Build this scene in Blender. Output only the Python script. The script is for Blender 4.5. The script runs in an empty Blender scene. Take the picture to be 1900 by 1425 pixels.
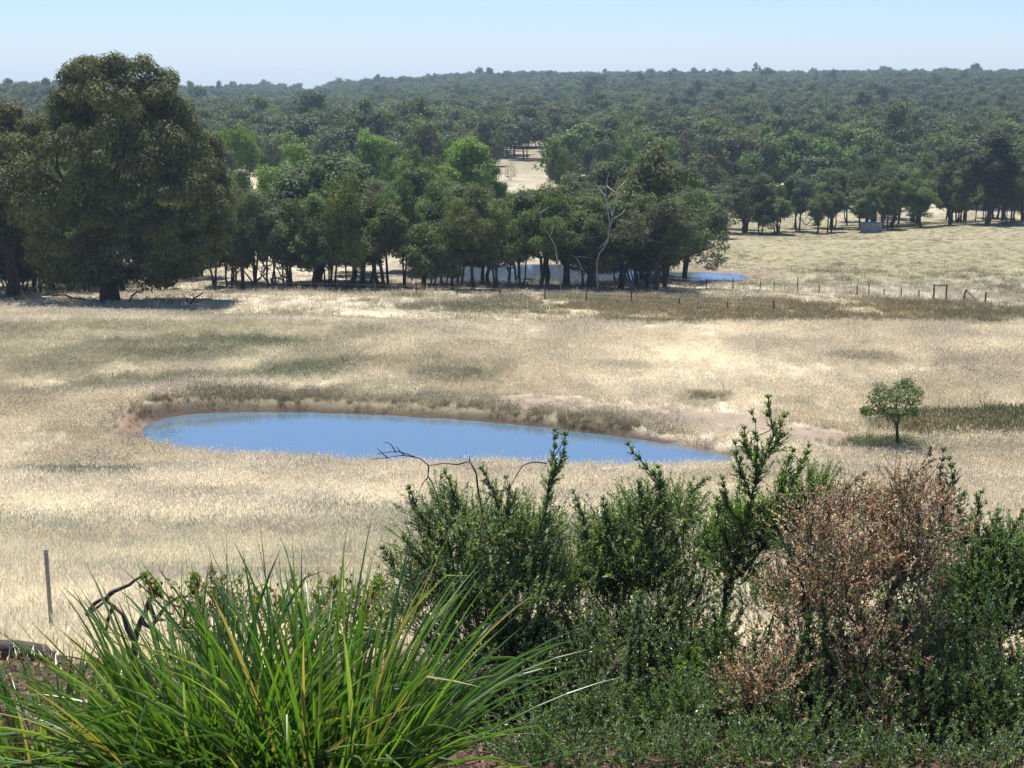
import bpy, math, random
import numpy as np

S = bpy.context.scene
R = math.radians
rng = np.random.default_rng(11)
random.seed(5)

# ------------------------------------------------------------------ camera
F = 2600.0                      # focal length in photo pixels (1900 wide)
PITCH = math.atan(562.5 / F)
CZ = 30.0
cam_d = bpy.data.cameras.new('camera')
cam_d.sensor_width = 36.0
cam_d.lens = 36.0 * F / 1900.0
cam_d.clip_start = 0.1
cam_d.clip_end = 12000
cam = bpy.data.objects.new('camera', cam_d)
S.collection.objects.link(cam)
cam.location = (0, 0, CZ)
cam.rotation_euler = (math.pi / 2 - PITCH, 0, 0)
S.camera = cam

# ------------------------------------------------------------------ light
SUN_EL, SUN_AZ = 68.0, -12.0    # azimuth measured from +Y, negative = to the left; the sun stands beyond the paddock
W = bpy.data.worlds.new('World'); S.world = W; W.use_nodes = True
nt = W.node_tree; nt.nodes.clear()
sky = nt.nodes.new('ShaderNodeTexSky'); sky.sky_type = 'NISHITA'; sky.sun_disc = False
sky.sun_elevation = R(SUN_EL); sky.sun_rotation = R(SUN_AZ)
sky.altitude = 250; sky.air_density = 1.0; sky.dust_density = 0.35; sky.ozone_density = 2.5
bg = nt.nodes.new('ShaderNodeBackground'); bg.inputs['Strength'].default_value = 0.070
wo = nt.nodes.new('ShaderNodeOutputWorld')
tintn = nt.nodes.new('ShaderNodeMix'); tintn.data_type = 'RGBA'; tintn.blend_type = 'MULTIPLY'; tintn.inputs[0].default_value = 1
tintn.inputs[7].default_value = (.80, .92, 1.27, 1)      # clear, slightly bluer summer air
nt.links.new(sky.outputs[0], tintn.inputs[6]); nt.links.new(tintn.outputs[2], bg.inputs[0]); nt.links.new(bg.outputs[0], wo.inputs[0])

sd_ = bpy.data.lights.new('sun', 'SUN'); sd_.energy = 5.0; sd_.angle = R(0.53); sd_.color = (1.0, 0.96, 0.89)
sun = bpy.data.objects.new('sun', sd_); S.collection.objects.link(sun)
_a, _e = R(SUN_AZ), R(SUN_EL)
sdir = (math.sin(_a) * math.cos(_e), math.cos(_a) * math.cos(_e), math.sin(_e))
from mathutils import Vector, Matrix
sun.rotation_euler = Vector(sdir).to_track_quat('Z', 'Y').to_euler()
sun.location = (0, 60, 120)

S.view_settings.view_transform = 'Standard'; S.view_settings.look = 'None'
S.view_settings.gamma = 1; S.view_settings.exposure = 0.83
S.view_settings.use_curve_mapping = False
S.render.engine = 'CYCLES'
S.cycles.max_bounces = 6; S.cycles.diffuse_bounces = 3; S.cycles.glossy_bounces = 2
S.cycles.transmission_bounces = 3; S.cycles.transparent_max_bounces = 4; S.cycles.volume_bounces = 0

# ------------------------------------------------------------------ helpers
COL = S.collection

def drop(py, Y): return Y * np.tan(PITCH + np.arctan((py - 712.5) / F))
def world(px, py, Y):
    h = float(drop(py, Y)); dep = Y * math.cos(PITCH) + h * math.sin(PITCH)
    return np.array([(px - 950) * dep / F, Y, CZ - h])

def nz(X, Y, sc, seed=0):
    """smooth value noise, -1..1"""
    x = np.asarray(X, float) / sc + 37.1 * seed + 1000; y = np.asarray(Y, float) / sc + 17.7 * seed + 1000
    xi = np.floor(x).astype(np.int64); yi = np.floor(y).astype(np.int64)
    fx = x - xi; fy = y - yi; fx = fx * fx * (3 - 2 * fx); fy = fy * fy * (3 - 2 * fy)
    def hsh(a, b):
        n = (a * 374761393 + b * 668265263 + seed * 974711) & 0x7fffffff
        n = ((n ^ (n >> 13)) * 1274126177) & 0x7fffffff
        return ((n ^ (n >> 16)) & 0xffff) / 32767.5 - 1
    return (hsh(xi, yi) * (1 - fx) + hsh(xi + 1, yi) * fx) * (1 - fy) + (hsh(xi, yi + 1) * (1 - fx) + hsh(xi + 1, yi + 1) * fx) * fy

def fbm(X, Y, sc, seed=0, o=4):
    t = 0; a = 1; n = 0
    for k in range(o):
        t = t + a * nz(X, Y, sc / 2 ** k, seed + k); n += a; a *= .55
    return t / n
def sstep(a, b, x):
    t = np.clip((x - a) / (b - a), 0, 1); return t * t * (3 - 2 * t)

# ------------------------------------------------------------------ terrain
YN = [-60, -20, 0, 3, 6, 9, 14]
HN = [1.2, 1.5, 1.7, 2.2, 3.3, 4.4, 6.07]
YS = [20, 26, 35, 45, 54, 63.2, 67, 80, 92, 100, 106, 112, 130, 150, 175, 200, 230, 280, 330, 400, 480, 600, 800, 1000, 1500, 2200, 3200]
COLS = {
    0:    [1130, 1060, 975, 900, 852, 742, 722, 655, 603, 581, 578, 574, 556, 534, 495, 470, 447, 395, 348, 312, 282, 250, 210, 186, 180, 186, 188],
    475:  [1130, 1060, 975, 900, 852, 742, 724, 662, 615, 594, 592, 587, 553, 531, 493, 470, 447, 392, 347, 312, 285, 257, 234, 210, 184, 188, 188],
    950:  [1130, 1060, 975, 900, 852, 742, 724, 665, 625, 607, 611, 604, 556, 529, 491, 468, 445, 390, 345, 312, 285, 252, 220, 198, 160, 172, 176],
    1425: [1130, 1060, 975, 900, 852, 743, 726, 669, 631, 614, 619, 612, 562, 533, 499, 468, 437, 405, 362, 314, 285, 250, 212, 190, 160, 166, 172],
    1900: [1130, 1060, 975, 900, 852, 750, 735, 676, 640, 623, 629, 621, 570, 541, 497, 457, 418, 407, 372, 316, 287, 250, 206, 182, 157, 166, 172],
}
CK = np.array(sorted(COLS))
XT = np.array(YN + YS, float)
HT = np.array([HN + [float(drop(p, y)) for p, y in zip(COLS[k], YS)] for k in CK])
def _slopes(x, y):
    h = np.diff(x); d = np.diff(y) / h; m = np.zeros_like(y)
    m[0] = d[0]; m[-1] = d[-1]
    for i in range(1, len(x) - 1):
        if d[i - 1] * d[i] > 0:
            w1 = 2 * h[i] + h[i - 1]; w2 = h[i] + 2 * h[i - 1]
            m[i] = (w1 + w2) / (w1 / d[i - 1] + w2 / d[i])
    return m
MT = np.array([_slopes(XT, r) for r in HT])
def base_drop(X, Y):
    X, Y = np.broadcast_arrays(np.asarray(X, float), np.asarray(Y, float))
    Yc = np.clip(Y, XT[0], XT[-1]); i = np.clip(np.searchsorted(XT, Yc) - 1, 0, len(XT) - 2)
    h = XT[i + 1] - XT[i]; t = (Yc - XT[i]) / h
    a00 = 2 * t**3 - 3 * t**2 + 1; a10 = t**3 - 2 * t**2 + t; a01 = -2 * t**3 + 3 * t**2; a11 = t**3 - t**2
    V = [a00 * HT[k][i] + a10 * h * MT[k][i] + a01 * HT[k][i + 1] + a11 * h * MT[k][i + 1] for k in range(len(CK))]
    a = np.clip(950 + F * X / (1.02 * np.maximum(Y, 5)), CK[0], CK[-1])
    j = np.clip(np.searchsorted(CK, a) - 1, 0, len(CK) - 2)
    s = (a - CK[j]) / (CK[j + 1] - CK[j]); s = s * s * (3 - 2 * s)
    V = np.array(V); fl = V.reshape(len(CK), -1); jj = j.ravel(); n = np.arange(jj.size)
    return (fl[jj, n] * (1 - s.ravel()) + fl[jj + 1, n] * s.ravel()).reshape(Y.shape)

def poly_sd(X, Y, P):
    """signed distance, negative inside"""
    X = np.asarray(X, float); Y = np.asarray(Y, float); d = np.full(X.shape, 1e9); ins = np.zeros(X.shape, bool)
    n = len(P)
    for i in range(n):
        ax, ay = P[i]; bx, by = P[(i + 1) % n]; ex, ey = bx - ax, by - ay
        t = np.clip(((X - ax) * ex + (Y - ay) * ey) / (ex * ex + ey * ey), 0, 1)
        d = np.minimum(d, np.hypot(X - ax - t * ex, Y - ay - t * ey))
        c = ((ay > Y) != (by > Y)) & (X < (bx - ax) * (Y - ay) / (by - ay + 1e-12) + ax)
        ins ^= c
    return np.where(ins, -d, d)
def smooth_poly(P, n=3):
    P = np.array(P)
    for _ in range(n):
        Q = np.roll(P, -1, 0); P = np.stack([P * .75 + Q * .25, P * .25 + Q * .75], 1).reshape(-1, 2)
    return P
def water_poly(pts, h):
    out = []
    for px, py in pts:
        Y = h / math.tan(PITCH + math.atan((py - 712.5) / F)); p = world(px, py, Y); out.append((p[0], p[1]))
    return smooth_poly(out, 2)
HW1, HW2 = 14.78, 22.35
POND1 = water_poly([(252, 805), (262, 786), (310, 770), (400, 764), (560, 763), (760, 771), (930, 783), (1080, 800), (1200, 816), (1300, 833), (1395, 856),
                    (1300, 868), (1000, 866), (700, 862), (480, 853), (340, 842), (270, 828)], HW1)
POND2 = water_poly([(760, 500), (800, 493), (900, 491), (1000, 490), (1120, 494), (1240, 502), (1330, 507), (1400, 510), (1430, 513), (1370, 520), (1240, 526), (1100, 527), (950, 527), (800, 526), (765, 515)], HW2)

def terrain(X, Y):
    X, Y = np.broadcast_arrays(np.asarray(X, float), np.asarray(Y, float))
    z = CZ - base_drop(X, Y)
    amp = sstep(3, 30, Y)
    z = z + amp * (.10 * fbm(X, Y, 6, 3, 3) + .12 * fbm(X, Y, 25, 8, 2) * sstep(60, 110, Y)) + .6 * fbm(X, Y, 90, 5, 2) * sstep(260, 420, Y) + 2.2 * fbm(X, Y, 260, 6, 2) * sstep(500, 900, Y)
    for P, hw, lo, hi, rim in ((POND1, HW1, 35, 85, 2.2), (POND2, HW2, 140, 200, 5)):
        m = (Y > lo) & (Y < hi)
        if not m.any(): continue
        zz = z[m]; xx = X[m]; yy = Y[m]; s = poly_sd(xx, yy, P) + .25 * fbm(xx, yy, 1.3, 21, 3)
        zw = CZ - hw
        out = np.maximum(zz, zw + .10 + .05 * np.clip(s, 0, 2))
        w = sstep(0, rim, s)
        bank = zw + .04 + .22 * sstep(0, .55, s)
        if hw == HW1: bank = bank + .32 * sstep(0, .9, s) * np.exp(-((xx + 15.2) / 3.0) ** 2) * np.exp(-((yy - 61.5) / 3.2) ** 2); out = out + .30 * np.exp(-((xx + 15.2) / 3.4) ** 2) * np.exp(-((yy - 61.8) / 3.0) ** 2)
        near = yy < (58 if hw == HW1 else 150)
        bank = np.where(near, zw + .05 + .12 * sstep(0, .8, s), bank)
        zz = np.where(s > 0, bank * (1 - w) + out * w, zw + .04 - .9 * sstep(0, 1.6, -s))
        z = z.copy(); z[m] = zz
    return z
def T(x, y): return float(terrain(np.array([x]), np.array([y]))[0])
def ground_at(px, py):
    """world point where a photo pixel's ray meets the ground"""
    Ys_ = np.geomspace(4, 2500, 4000)
    h = drop(py, Ys_); dep = Ys_ * math.cos(PITCH) + h * math.sin(PITCH); X = (px - 950) * dep / F
    t = terrain(X, Ys_); k = np.argmax(t >= CZ - h)
    return np.array([X[k], Ys_[k], t[k]])
def at(px, Y, sink=0.0):
    """ground point in column px at distance Y"""
    X = 0.0
    for _ in range(3):
        z = T(X, Y); dep = Y * math.cos(PITCH) + (CZ - z) * math.sin(PITCH); X = (px - 950) * dep / F
    return np.array([X, Y, T(X, Y) - sink])

# ------------------------------------------------------------------ ground colour (real colour of grass and soil)
STRAW = np.array([.575, .51, .375]); PALE = np.array([.655, .59, .445]); TAN = np.array([.41, .35, .235]); OLIVE = np.array([.185, .178, .092])
GREEN = np.array([.105, .135, .055]); DIRT = np.array([.245, .188, .137]); RUSH = np.array([.29, .24, .13]); DARKSOIL = np.array([.10, .07, .05]); MULCH = np.array([.15, .10, .078])
def ell(px, py, rx, ry):
    c = ground_at(px, py); a = ground_at(px, py - ry); b = ground_at(px, py + ry)
    return c[0], c[1], rx * c[1] * 1.02 / F, max(abs(a[1] - b[1]) / 2, .5)
PATCH = []
for px, py, rx, ry, c, s in [
    (330, 650, 190, 28, OLIVE, .85), (560, 690, 110, 20, GREEN, .6), (450, 640, 130, 16, GREEN, .5), (120, 680, 130, 30, OLIVE, .6), (60, 730, 120, 20, OLIVE, .5), (230, 715, 120, 18, OLIVE, .7), (400, 700, 130, 14, OLIVE, .6),
    (840, 700, 120, 22, OLIVE, .65), (700, 720, 130, 14, OLIVE, .6), (480, 740, 160, 10, TAN, .7), (180, 885, 130, 12, GREEN, .75), (80, 880, 80, 14, OLIVE, .5), (130, 810, 120, 14, OLIVE, .35),
    (1310, 740, 60, 10, OLIVE, .5), (1600, 665, 110, 14, TAN, .6), (1150, 680, 60, 12, OLIVE, .4), (1030, 655, 80, 12, TAN, .4), (1470, 750, 50, 9, OLIVE, .35),
    (1800, 790, 150, 17, OLIVE, .95), (1890, 785, 90, 20, GREEN, .5), (1720, 790, 60, 14, RUSH, .5), (1640, 825, 110, 16, GREEN, .6), (1800, 838, 160, 9, OLIVE, .55), (1550, 800, 60, 10, TAN, .6),
    (1000, 570, 230, 14, OLIVE, .7), (1250, 588, 330, 14, RUSH, .85), (1500, 590, 300, 16, RUSH, .9), (1750, 592, 260, 18, RUSH, 1.0), (1880, 600, 160, 12, OLIVE, .5), (760, 575, 200, 9, OLIVE, .45), (480, 572, 130, 7, TAN, .6),
    (1560, 525, 300, 12, GREEN, .35), (1700, 480, 170, 22, OLIVE, .45), (1500, 490, 150, 14, OLIVE, .3), (1850, 460, 130, 18, TAN, .4), (1850, 530, 120, 9, GREEN, .45), (1400, 530, 120, 6, OLIVE, .5),
    (900, 930, 130, 18, TAN, .45), (420, 920, 90, 16, TAN, .5), (530, 1000, 160, 16, TAN, .35), (150, 1010, 130, 18, TAN, .5), (1700, 930, 160, 24, TAN, .35), (1100, 910, 120, 14, TAN, .4), (330, 985, 90, 12, OLIVE, .3),
    (1000, 560, 90, 6, TAN, .4)]:
    PATCH.append(ell(px, py, rx, ry) + (c, s))
TRACK = np.array([ground_at(*p)[:2] for p in [(1000, 745), (1120, 752), (1240, 762), (1340, 780), (1430, 795), (1520, 812), (1600, 826)]])
REDEND = ground_at(245, 790)
def seg_d(X, Y, P):
    d = np.full(np.shape(X), 1e9)
    for a, b in zip(P[:-1], P[1:]):
        e = b - a; t = np.clip(((X - a[0]) * e[0] + (Y - a[1]) * e[1]) / (e @ e), 0, 1)
        d = np.minimum(d, np.hypot(X - a[0] - t * e[0], Y - a[1] - t * e[1]))
    return d
def lerp(c, k, w): return c * (1 - w[..., None]) + k * w[..., None]
def ground_colour(X, Y, soil=True):
    X = np.asarray(X, float); Y = np.asarray(Y, float)
    c = np.broadcast_to(STRAW, X.shape + (3,)).copy()
    sc = .4 + Y / 60
    n1 = fbm(X, Y * .8, 7, 31, 4); n2 = fbm(X, Y, 2.2, 41, 3); n3 = fbm(X, Y, 24, 51, 3)
    c = lerp(c, PALE, sstep(0, .5, n1 + .25 * n3)); c = lerp(c, TAN, .55 * sstep(.05, .55, -n1 + .4 * n2))
    c = lerp(c, OLIVE, .45 * sstep(.15, .6, n3 + .35 * n2))
    jx = X + 1.2 * n2 + 3 * n1 * sstep(80, 140, Y); jy = Y + 1.0 * n1 + .8 * n2
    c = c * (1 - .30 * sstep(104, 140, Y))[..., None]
    c = lerp(c, OLIVE * 1.35, .55 * (1 - sstep(.4, 1.2, np.hypot((X + 22 + 4 * n2) / 20, (Y - 80) / 13) + .5 * n1)) )
    for cx, cy, rx, ry, k, s in PATCH:
        q = np.sqrt(((jx - cx) / rx) ** 2 + ((jy - cy) / ry) ** 2)
        c = lerp(c, k, s * (1 - sstep(.35, 1.15, q + .25 * n2)))
    st = fbm(X * .35, Y, 3.2, 57, 4); c = lerp(c, TAN, .38 * sstep(.12, .5, st) * (1 - sstep(95, 110, Y))); c = lerp(c, PALE, .4 * sstep(.12, .5, -st))
    c = lerp(c, OLIVE * 1.25, .6 * sstep(100, 103, Y) * (1 - sstep(112, 118, Y + 3 * n1)) * sstep(-42, -20, X + 6 * n1))
    strip = sstep(100, 103, Y) * (1 - sstep(113, 122, Y + 4 * n1)) * sstep(-22, 12, X + 5 * n1); c = lerp(c, RUSH * 1.1, .75 * strip)
    hill = np.maximum(sstep(185, 215, Y), sstep(148, 166, Y) * sstep(8, 26, X + 4 * n1)) * (1 - sstep(255, 330, Y)); c = lerp(c, np.array([.235, .208, .122]) * (1 + .18 * n1[..., None] + .2 * n3[..., None]), np.clip(.88 * hill, 0, 1))
    far = sstep(300, 420, Y); c = lerp(c, np.array([.22, .19, .125]), .85 * far)
    # bare soil and bank growth round the dams, track, mulch
    s1 = poly_sd(X, Y, POND1); s2 = poly_sd(X, Y, POND2)
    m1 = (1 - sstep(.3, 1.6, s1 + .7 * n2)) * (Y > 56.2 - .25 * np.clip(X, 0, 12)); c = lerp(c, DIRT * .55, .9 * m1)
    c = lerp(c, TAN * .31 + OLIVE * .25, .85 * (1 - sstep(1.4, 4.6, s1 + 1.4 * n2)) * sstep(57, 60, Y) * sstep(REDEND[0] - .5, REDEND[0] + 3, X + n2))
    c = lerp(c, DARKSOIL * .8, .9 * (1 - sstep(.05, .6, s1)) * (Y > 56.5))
    tr = seg_d(X, Y, TRACK); c = lerp(c, DIRT, .85 * (1 - sstep(.5, 1.9, tr + .7 * n2)))
    rd = np.hypot((X - REDEND[0]) / .8, (Y - REDEND[1]) / 1.6); c = lerp(c, DIRT * np.array([.95, .85, .82]), .9 * (1 - sstep(.5, 1.25, rd + .3 * n2)))
    c = lerp(c, DIRT * .8, .7 * (1 - sstep(.5, 5, s2 + 2 * n2)))
    c = lerp(c, MULCH, 1 - sstep(12.6, 13.6, Y + .6 * n2))
    return np.clip(c * (1 + .10 * n2[..., None]), 0, 1)

# ------------------------------------------------------------------ mesh builders
def mesh(name, V, faces, mats=(), cols=None, attr='tint', smooth=False, mi=None):
    """faces: list of int arrays (n,3)/(n,4)"""
    me = bpy.data.meshes.new(name); V = np.asarray(V, np.float32)
    me.vertices.add(len(V)); me.vertices.foreach_set('co', V.ravel())
    lens = np.concatenate([np.full(len(f), f.shape[1], np.int32) for f in faces])
    idx = np.concatenate([np.asarray(f).ravel() for f in faces]).astype(np.int32)
    me.loops.add(len(idx)); me.loops.foreach_set('vertex_index', idx)
    me.polygons.add(len(lens)); me.polygons.foreach_set('loop_start', np.concatenate([[0], np.cumsum(lens)[:-1]]).astype(np.int32))
    me.polygons.foreach_set('use_smooth', np.full(len(lens), smooth, bool))
    if mi is not None: me.polygons.foreach_set('material_index', np.asarray(mi, np.int32))
    for m in mats: me.materials.append(m)
    if cols is not None:
        cols = np.asarray(cols, np.float32)
        if cols.ndim == 1: cols = np.repeat(cols[:, None], 3, 1)
        a = me.color_attributes.new(attr, 'FLOAT_COLOR', 'POINT')
        a.data.foreach_set('color', np.concatenate([cols, np.ones((len(cols), 1), np.float32)], 1).ravel())
    me.update(calc_edges=True); me.validate()
    return me
def unit(v): return v / (np.linalg.norm(v, axis=-1, keepdims=True) + 1e-9)
def rdir(n, r=None):
    r = r or rng; v = r.normal(size=(n, 3)); return unit(v)
def leaves(P, D, N, L, Wd, fold=.15):
    """one folded quad per leaf"""
    D = unit(D); Sd = unit(np.cross(D, N)); Nn = np.cross(Sd, D); L = np.reshape(L, (-1, 1)); Wd = np.reshape(Wd, (-1, 1))
    V = np.stack([P, P + D * L * .5 + Sd * Wd * .5 + Nn * Wd * fold, P + D * L, P + D * L * .5 - Sd * Wd * .5 + Nn * Wd * fold], 1)
    n = len(P); Fq = np.arange(n * 4).reshape(n, 4)
    return V.reshape(-1, 3), Fq
def tubes(A, B, ra, rb, k=5):
    A = np.asarray(A, float); B = np.asarray(B, float); D = unit(B - A)
    up = np.where(np.abs(D[:, 2:3]) > .9, np.array([[1., 0, 0]]), np.array([[0, 0, 1.]]))
    U = unit(np.cross(D, up)); Vv = np.cross(D, U); an = np.linspace(0, 2 * np.pi, k, endpoint=False)
    ring = U[:, None] * np.cos(an)[None, :, None] + Vv[:, None] * np.sin(an)[None, :, None]
    a = A[:, None] + ring * np.reshape(ra, (-1, 1, 1)); b = B[:, None] + ring * np.reshape(rb, (-1, 1, 1))
    n = len(A); V = np.concatenate([a, b], 1).reshape(-1, 3)
    i = np.arange(k); j = (i + 1) % k
    q = np.stack([i, j, j + k, i + k], 1)[None] + (np.arange(n) * 2 * k)[:, None, None]
    return V, q.reshape(-1, 4)
def curve_tube(pts, radii, k=6):
    pts = np.asarray(pts, float); n = len(pts); Tn = np.gradient(pts, axis=0); Tn = unit(Tn)
    ref = np.array([.31, .17, .93]) if abs(Tn[0][2]) < .8 else np.array([1., .1, .05])
    U = unit(np.cross(Tn, ref)); Vv = np.cross(Tn, U); an = np.linspace(0, 2 * np.pi, k, endpoint=False)
    V = pts[:, None] + (U[:, None] * np.cos(an)[None, :, None] + Vv[:, None] * np.sin(an)[None, :, None]) * np.reshape(radii, (-1, 1, 1))
    i = np.arange(k); j = (i + 1) % k
    q = np.stack([i, j, j + k, i + k], 1)[None] + (np.arange(n - 1) * k)[:, None, None]
    return V.reshape(-1, 3), q.reshape(-1, 4)
def merge(parts):
    V = []; Fs = []; o = 0
    for v, f in parts:
        V.append(v); Fs.append(f + o); o += len(v)
    return np.concatenate(V), np.concatenate(Fs)
def skeleton(nodes, base, bias=.55, first=None):
    """connect every node to a nearer one towards the base; returns parent, descendants"""
    nodes = np.asarray(nodes); P = np.concatenate([[base], nodes]); d = np.linalg.norm(P - P[0], axis=1)
    o = np.argsort(d); P = P[o]; d = d[o]; n = len(P); par = np.zeros(n, int)
    for i in range(1, n):
        c = np.linalg.norm(P[:i] - P[i], axis=1) + bias * np.maximum(0, P[:i, 2] - P[i, 2]) + .12 * d[:i]
        par[i] = np.argmin(c)
    cnt = np.ones(n)
    for i in range(n - 1, 0, -1): cnt[par[i]] += cnt[i]
    return P, par, cnt
def skel_mesh(P, par, cnt, r0, k=5, p=.5, rmin=.01, wob=0.0):
    tot = cnt[0]; parts = []
    A = P[par[1:]]; B = P[1:]; rb = np.maximum(rmin, r0 * (cnt[1:] / tot) ** p); ra = np.maximum(rb, np.minimum(r0, rb * 1.25))
    if wob:
        M = (A + B) / 2 + rng.normal(size=A.shape) * wob * np.linalg.norm(B - A, axis=1, keepdims=True)
        rm = (ra + rb) / 2
        return merge([tubes(A, M, ra, rm, k), tubes(M, B, rm, rb, k)])
    return tubes(A, B, ra, rb, k)

def put(name, me, parent=None, loc=None):
    o = bpy.data.objects.new(name, me); COL.objects.link(o)
    if parent is not None: o.parent = parent
    if loc is not None: o.location = loc
    return o
def empty(name, loc=(0, 0, 0), rz=0):
    o = bpy.data.objects.new(name, None); COL.objects.link(o); o.location = loc; o.rotation_euler = (0, 0, rz); o.empty_display_size = .3
    return o
def tag(o, label=None, cat=None, group=None, kind=None):
    if label: o['label'] = label
    if cat: o['category'] = cat
    if group: o['group'] = group
    if kind: o['kind'] = kind
    return o

# ------------------------------------------------------------------ materials
def newmat(name):
    m = bpy.data.materials.new(name); m.use_nodes = True; m.node_tree.nodes.clear(); return m, m.node_tree.nodes, m.node_tree.links
def foliage_mat(name, mode='object', col=(.08, .1, .04), rough=.6, spec=.22, trans=.30, ramp=None, tstr=(1.5, 1.75, .6)):
    m, N, L = newmat(name)
    at_ = N.new('ShaderNodeAttribute'); at_.attribute_name = 'tint'
    mul = N.new('ShaderNodeMix'); mul.data_type = 'RGBA'; mul.blend_type = 'MULTIPLY'; mul.inputs[0].default_value = 1
    if mode == 'object':
        oi = N.new('ShaderNodeObjectInfo'); src = oi.outputs['Color']
    elif mode == 'random':
        oi = N.new('ShaderNodeObjectInfo'); cr = N.new('ShaderNodeValToRGB'); e = cr.color_ramp.elements
        for i, c in enumerate(ramp):
            el = e[i] if i < 2 else e.new(i / (len(ramp) - 1))
            el.position = i / (len(ramp) - 1); el.color = (*c, 1)
        L.new(oi.outputs['Random'], cr.inputs[0]); src = cr.outputs[0]
    else:
        c = N.new('ShaderNodeRGB'); c.outputs[0].default_value = (*col, 1); src = c.outputs[0]
    L.new(src, mul.inputs[6]); L.new(at_.outputs['Color'], mul.inputs[7])
    b = N.new('ShaderNodeBsdfPrincipled'); b.inputs['Roughness'].default_value = rough; b.inputs['Specular IOR Level'].default_value = spec
    L.new(mul.outputs[2], b.inputs['Base Color'])
    t = N.new('ShaderNodeBsdfTranslucent'); tm = N.new('ShaderNodeMix'); tm.data_type = 'RGBA'; tm.blend_type = 'MULTIPLY'; tm.inputs[0].default_value = 1
    L.new(mul.outputs[2], tm.inputs[6]); tm.inputs[7].default_value = (*tstr, 1); L.new(tm.outputs[2], t.inputs[0])
    ms = N.new('ShaderNodeMixShader'); ms.inputs[0].default_value = trans; L.new(b.outputs[0], ms.inputs[1]); L.new(t.outputs[0], ms.inputs[2])
    o = N.new('ShaderNodeOutputMaterial'); L.new(ms.outputs[0], o.inputs[0])
    return m
def noise_mat(name, c1, c2, scale=5, rough=.85, bump=.4, stretch=(1, 1, 1), spec=.2, detail=6, metallic=0):
    m, N, L = newmat(name)
    tc = N.new('ShaderNodeTexCoord'); mp = N.new('ShaderNodeMapping'); mp.inputs['Scale'].default_value = stretch
    n = N.new('ShaderNodeTexNoise'); n.inputs['Scale'].default_value = scale; n.inputs['Detail'].default_value = detail; n.inputs['Roughness'].default_value = .65
    cr = N.new('ShaderNodeValToRGB'); cr.color_ramp.elements[0].color = (*c1, 1); cr.color_ramp.elements[1].color = (*c2, 1)
    cr.color_ramp.elements[0].position = .35; cr.color_ramp.elements[1].position = .65
    b = N.new('ShaderNodeBsdfPrincipled'); b.inputs['Roughness'].default_value = rough; b.inputs['Specular IOR Level'].default_value = spec; b.inputs['Metallic'].default_value = metallic
    bp = N.new('ShaderNodeBump'); bp.inputs['Strength'].default_value = bump; bp.inputs['Distance'].default_value = .02
    L.new(tc.outputs['Object'], mp.inputs[0]); L.new(mp.outputs[0], n.inputs[0]); L.new(n.outputs[0], cr.inputs[0]); L.new(cr.outputs[0], b.inputs['Base Color'])
    L.new(n.outputs[0], bp.inputs['Height']); L.new(bp.outputs[0], b.inputs['Normal'])
    o = N.new('ShaderNodeOutputMaterial'); L.new(b.outputs[0], o.inputs[0]); return m

def ground_mat():
    m, N, L = newmat('dry_ground')
    a = N.new('ShaderNodeAttribute'); a.attribute_name = 'tint'; geo = N.new('ShaderNodeNewGeometry')
    n1 = N.new('ShaderNodeTexNoise'); n1.inputs['Scale'].default_value = 6; n1.inputs['Detail'].default_value = 8; n1.inputs['Roughness'].default_value = .7
    n2 = N.new('ShaderNodeTexNoise'); n2.inputs['Scale'].default_value = 1.1; n2.inputs['Detail'].default_value = 6
    L.new(geo.outputs['Position'], n1.inputs[0]); L.new(geo.outputs['Position'], n2.inputs[0])
    mr = N.new('ShaderNodeMapRange'); mr.inputs[1].default_value = .3; mr.inputs[2].default_value = .7; mr.inputs[3].default_value = .78; mr.inputs[4].default_value = 1.2
    mr2 = N.new('ShaderNodeMapRange'); mr2.inputs[1].default_value = .3; mr2.inputs[2].default_value = .7; mr2.inputs[3].default_value = .8; mr2.inputs[4].default_value = 1.12
    L.new(n1.outputs[0], mr.inputs[0]); L.new(n2.outputs[0], mr2.inputs[0])
    mm = N.new('ShaderNodeMath'); mm.operation = 'MULTIPLY'; L.new(mr.outputs[0], mm.inputs[0]); L.new(mr2.outputs[0], mm.inputs[1])
    vm = N.new('ShaderNodeVectorMath'); vm.operation = 'SCALE'; L.new(a.outputs['Color'], vm.inputs[0]); L.new(mm.outputs[0], vm.inputs['Scale'])
    b = N.new('ShaderNodeBsdfPrincipled'); b.inputs['Roughness'].default_value = .95; b.inputs['Specular IOR Level'].default_value = .1
    bp = N.new('ShaderNodeBump'); bp.inputs['Strength'].default_value = .8; bp.inputs['Distance'].default_value = .08
    L.new(n1.outputs[0], bp.inputs['Height']); L.new(bp.outputs[0], b.inputs['Normal'])
    L.new(vm.outputs[0], b.inputs['Base Color']); o = N.new('ShaderNodeOutputMaterial'); L.new(b.outputs[0], o.inputs[0]); return m
def grass_mat():
    m, N, L = newmat('dry_grass')
    a = N.new('ShaderNodeAttribute'); a.attribute_name = 'gcol'; a.attribute_type = 'INSTANCER'
    v = N.new('ShaderNodeAttribute'); v.attribute_name = 'tint'
    mul = N.new('ShaderNodeMix'); mul.data_type = 'RGBA'; mul.blend_type = 'MULTIPLY'; mul.inputs[0].default_value = 1
    L.new(a.outputs['Color'], mul.inputs[6]); L.new(v.outputs['Color'], mul.inputs[7])
    b = N.new('ShaderNodeBsdfDiffuse'); L.new(mul.outputs[2], b.inputs[0])
    t = N.new('ShaderNodeBsdfTranslucent'); L.new(mul.outputs[2], t.inputs[0])
    ms = N.new('ShaderNodeMixShader'); ms.inputs[0].default_value = .5; L.new(b.outputs[0], ms.inputs[1]); L.new(t.outputs[0], ms.inputs[2])
    o = N.new('ShaderNodeOutputMaterial'); L.new(ms.outputs[0], o.inputs[0]); return m
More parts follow.
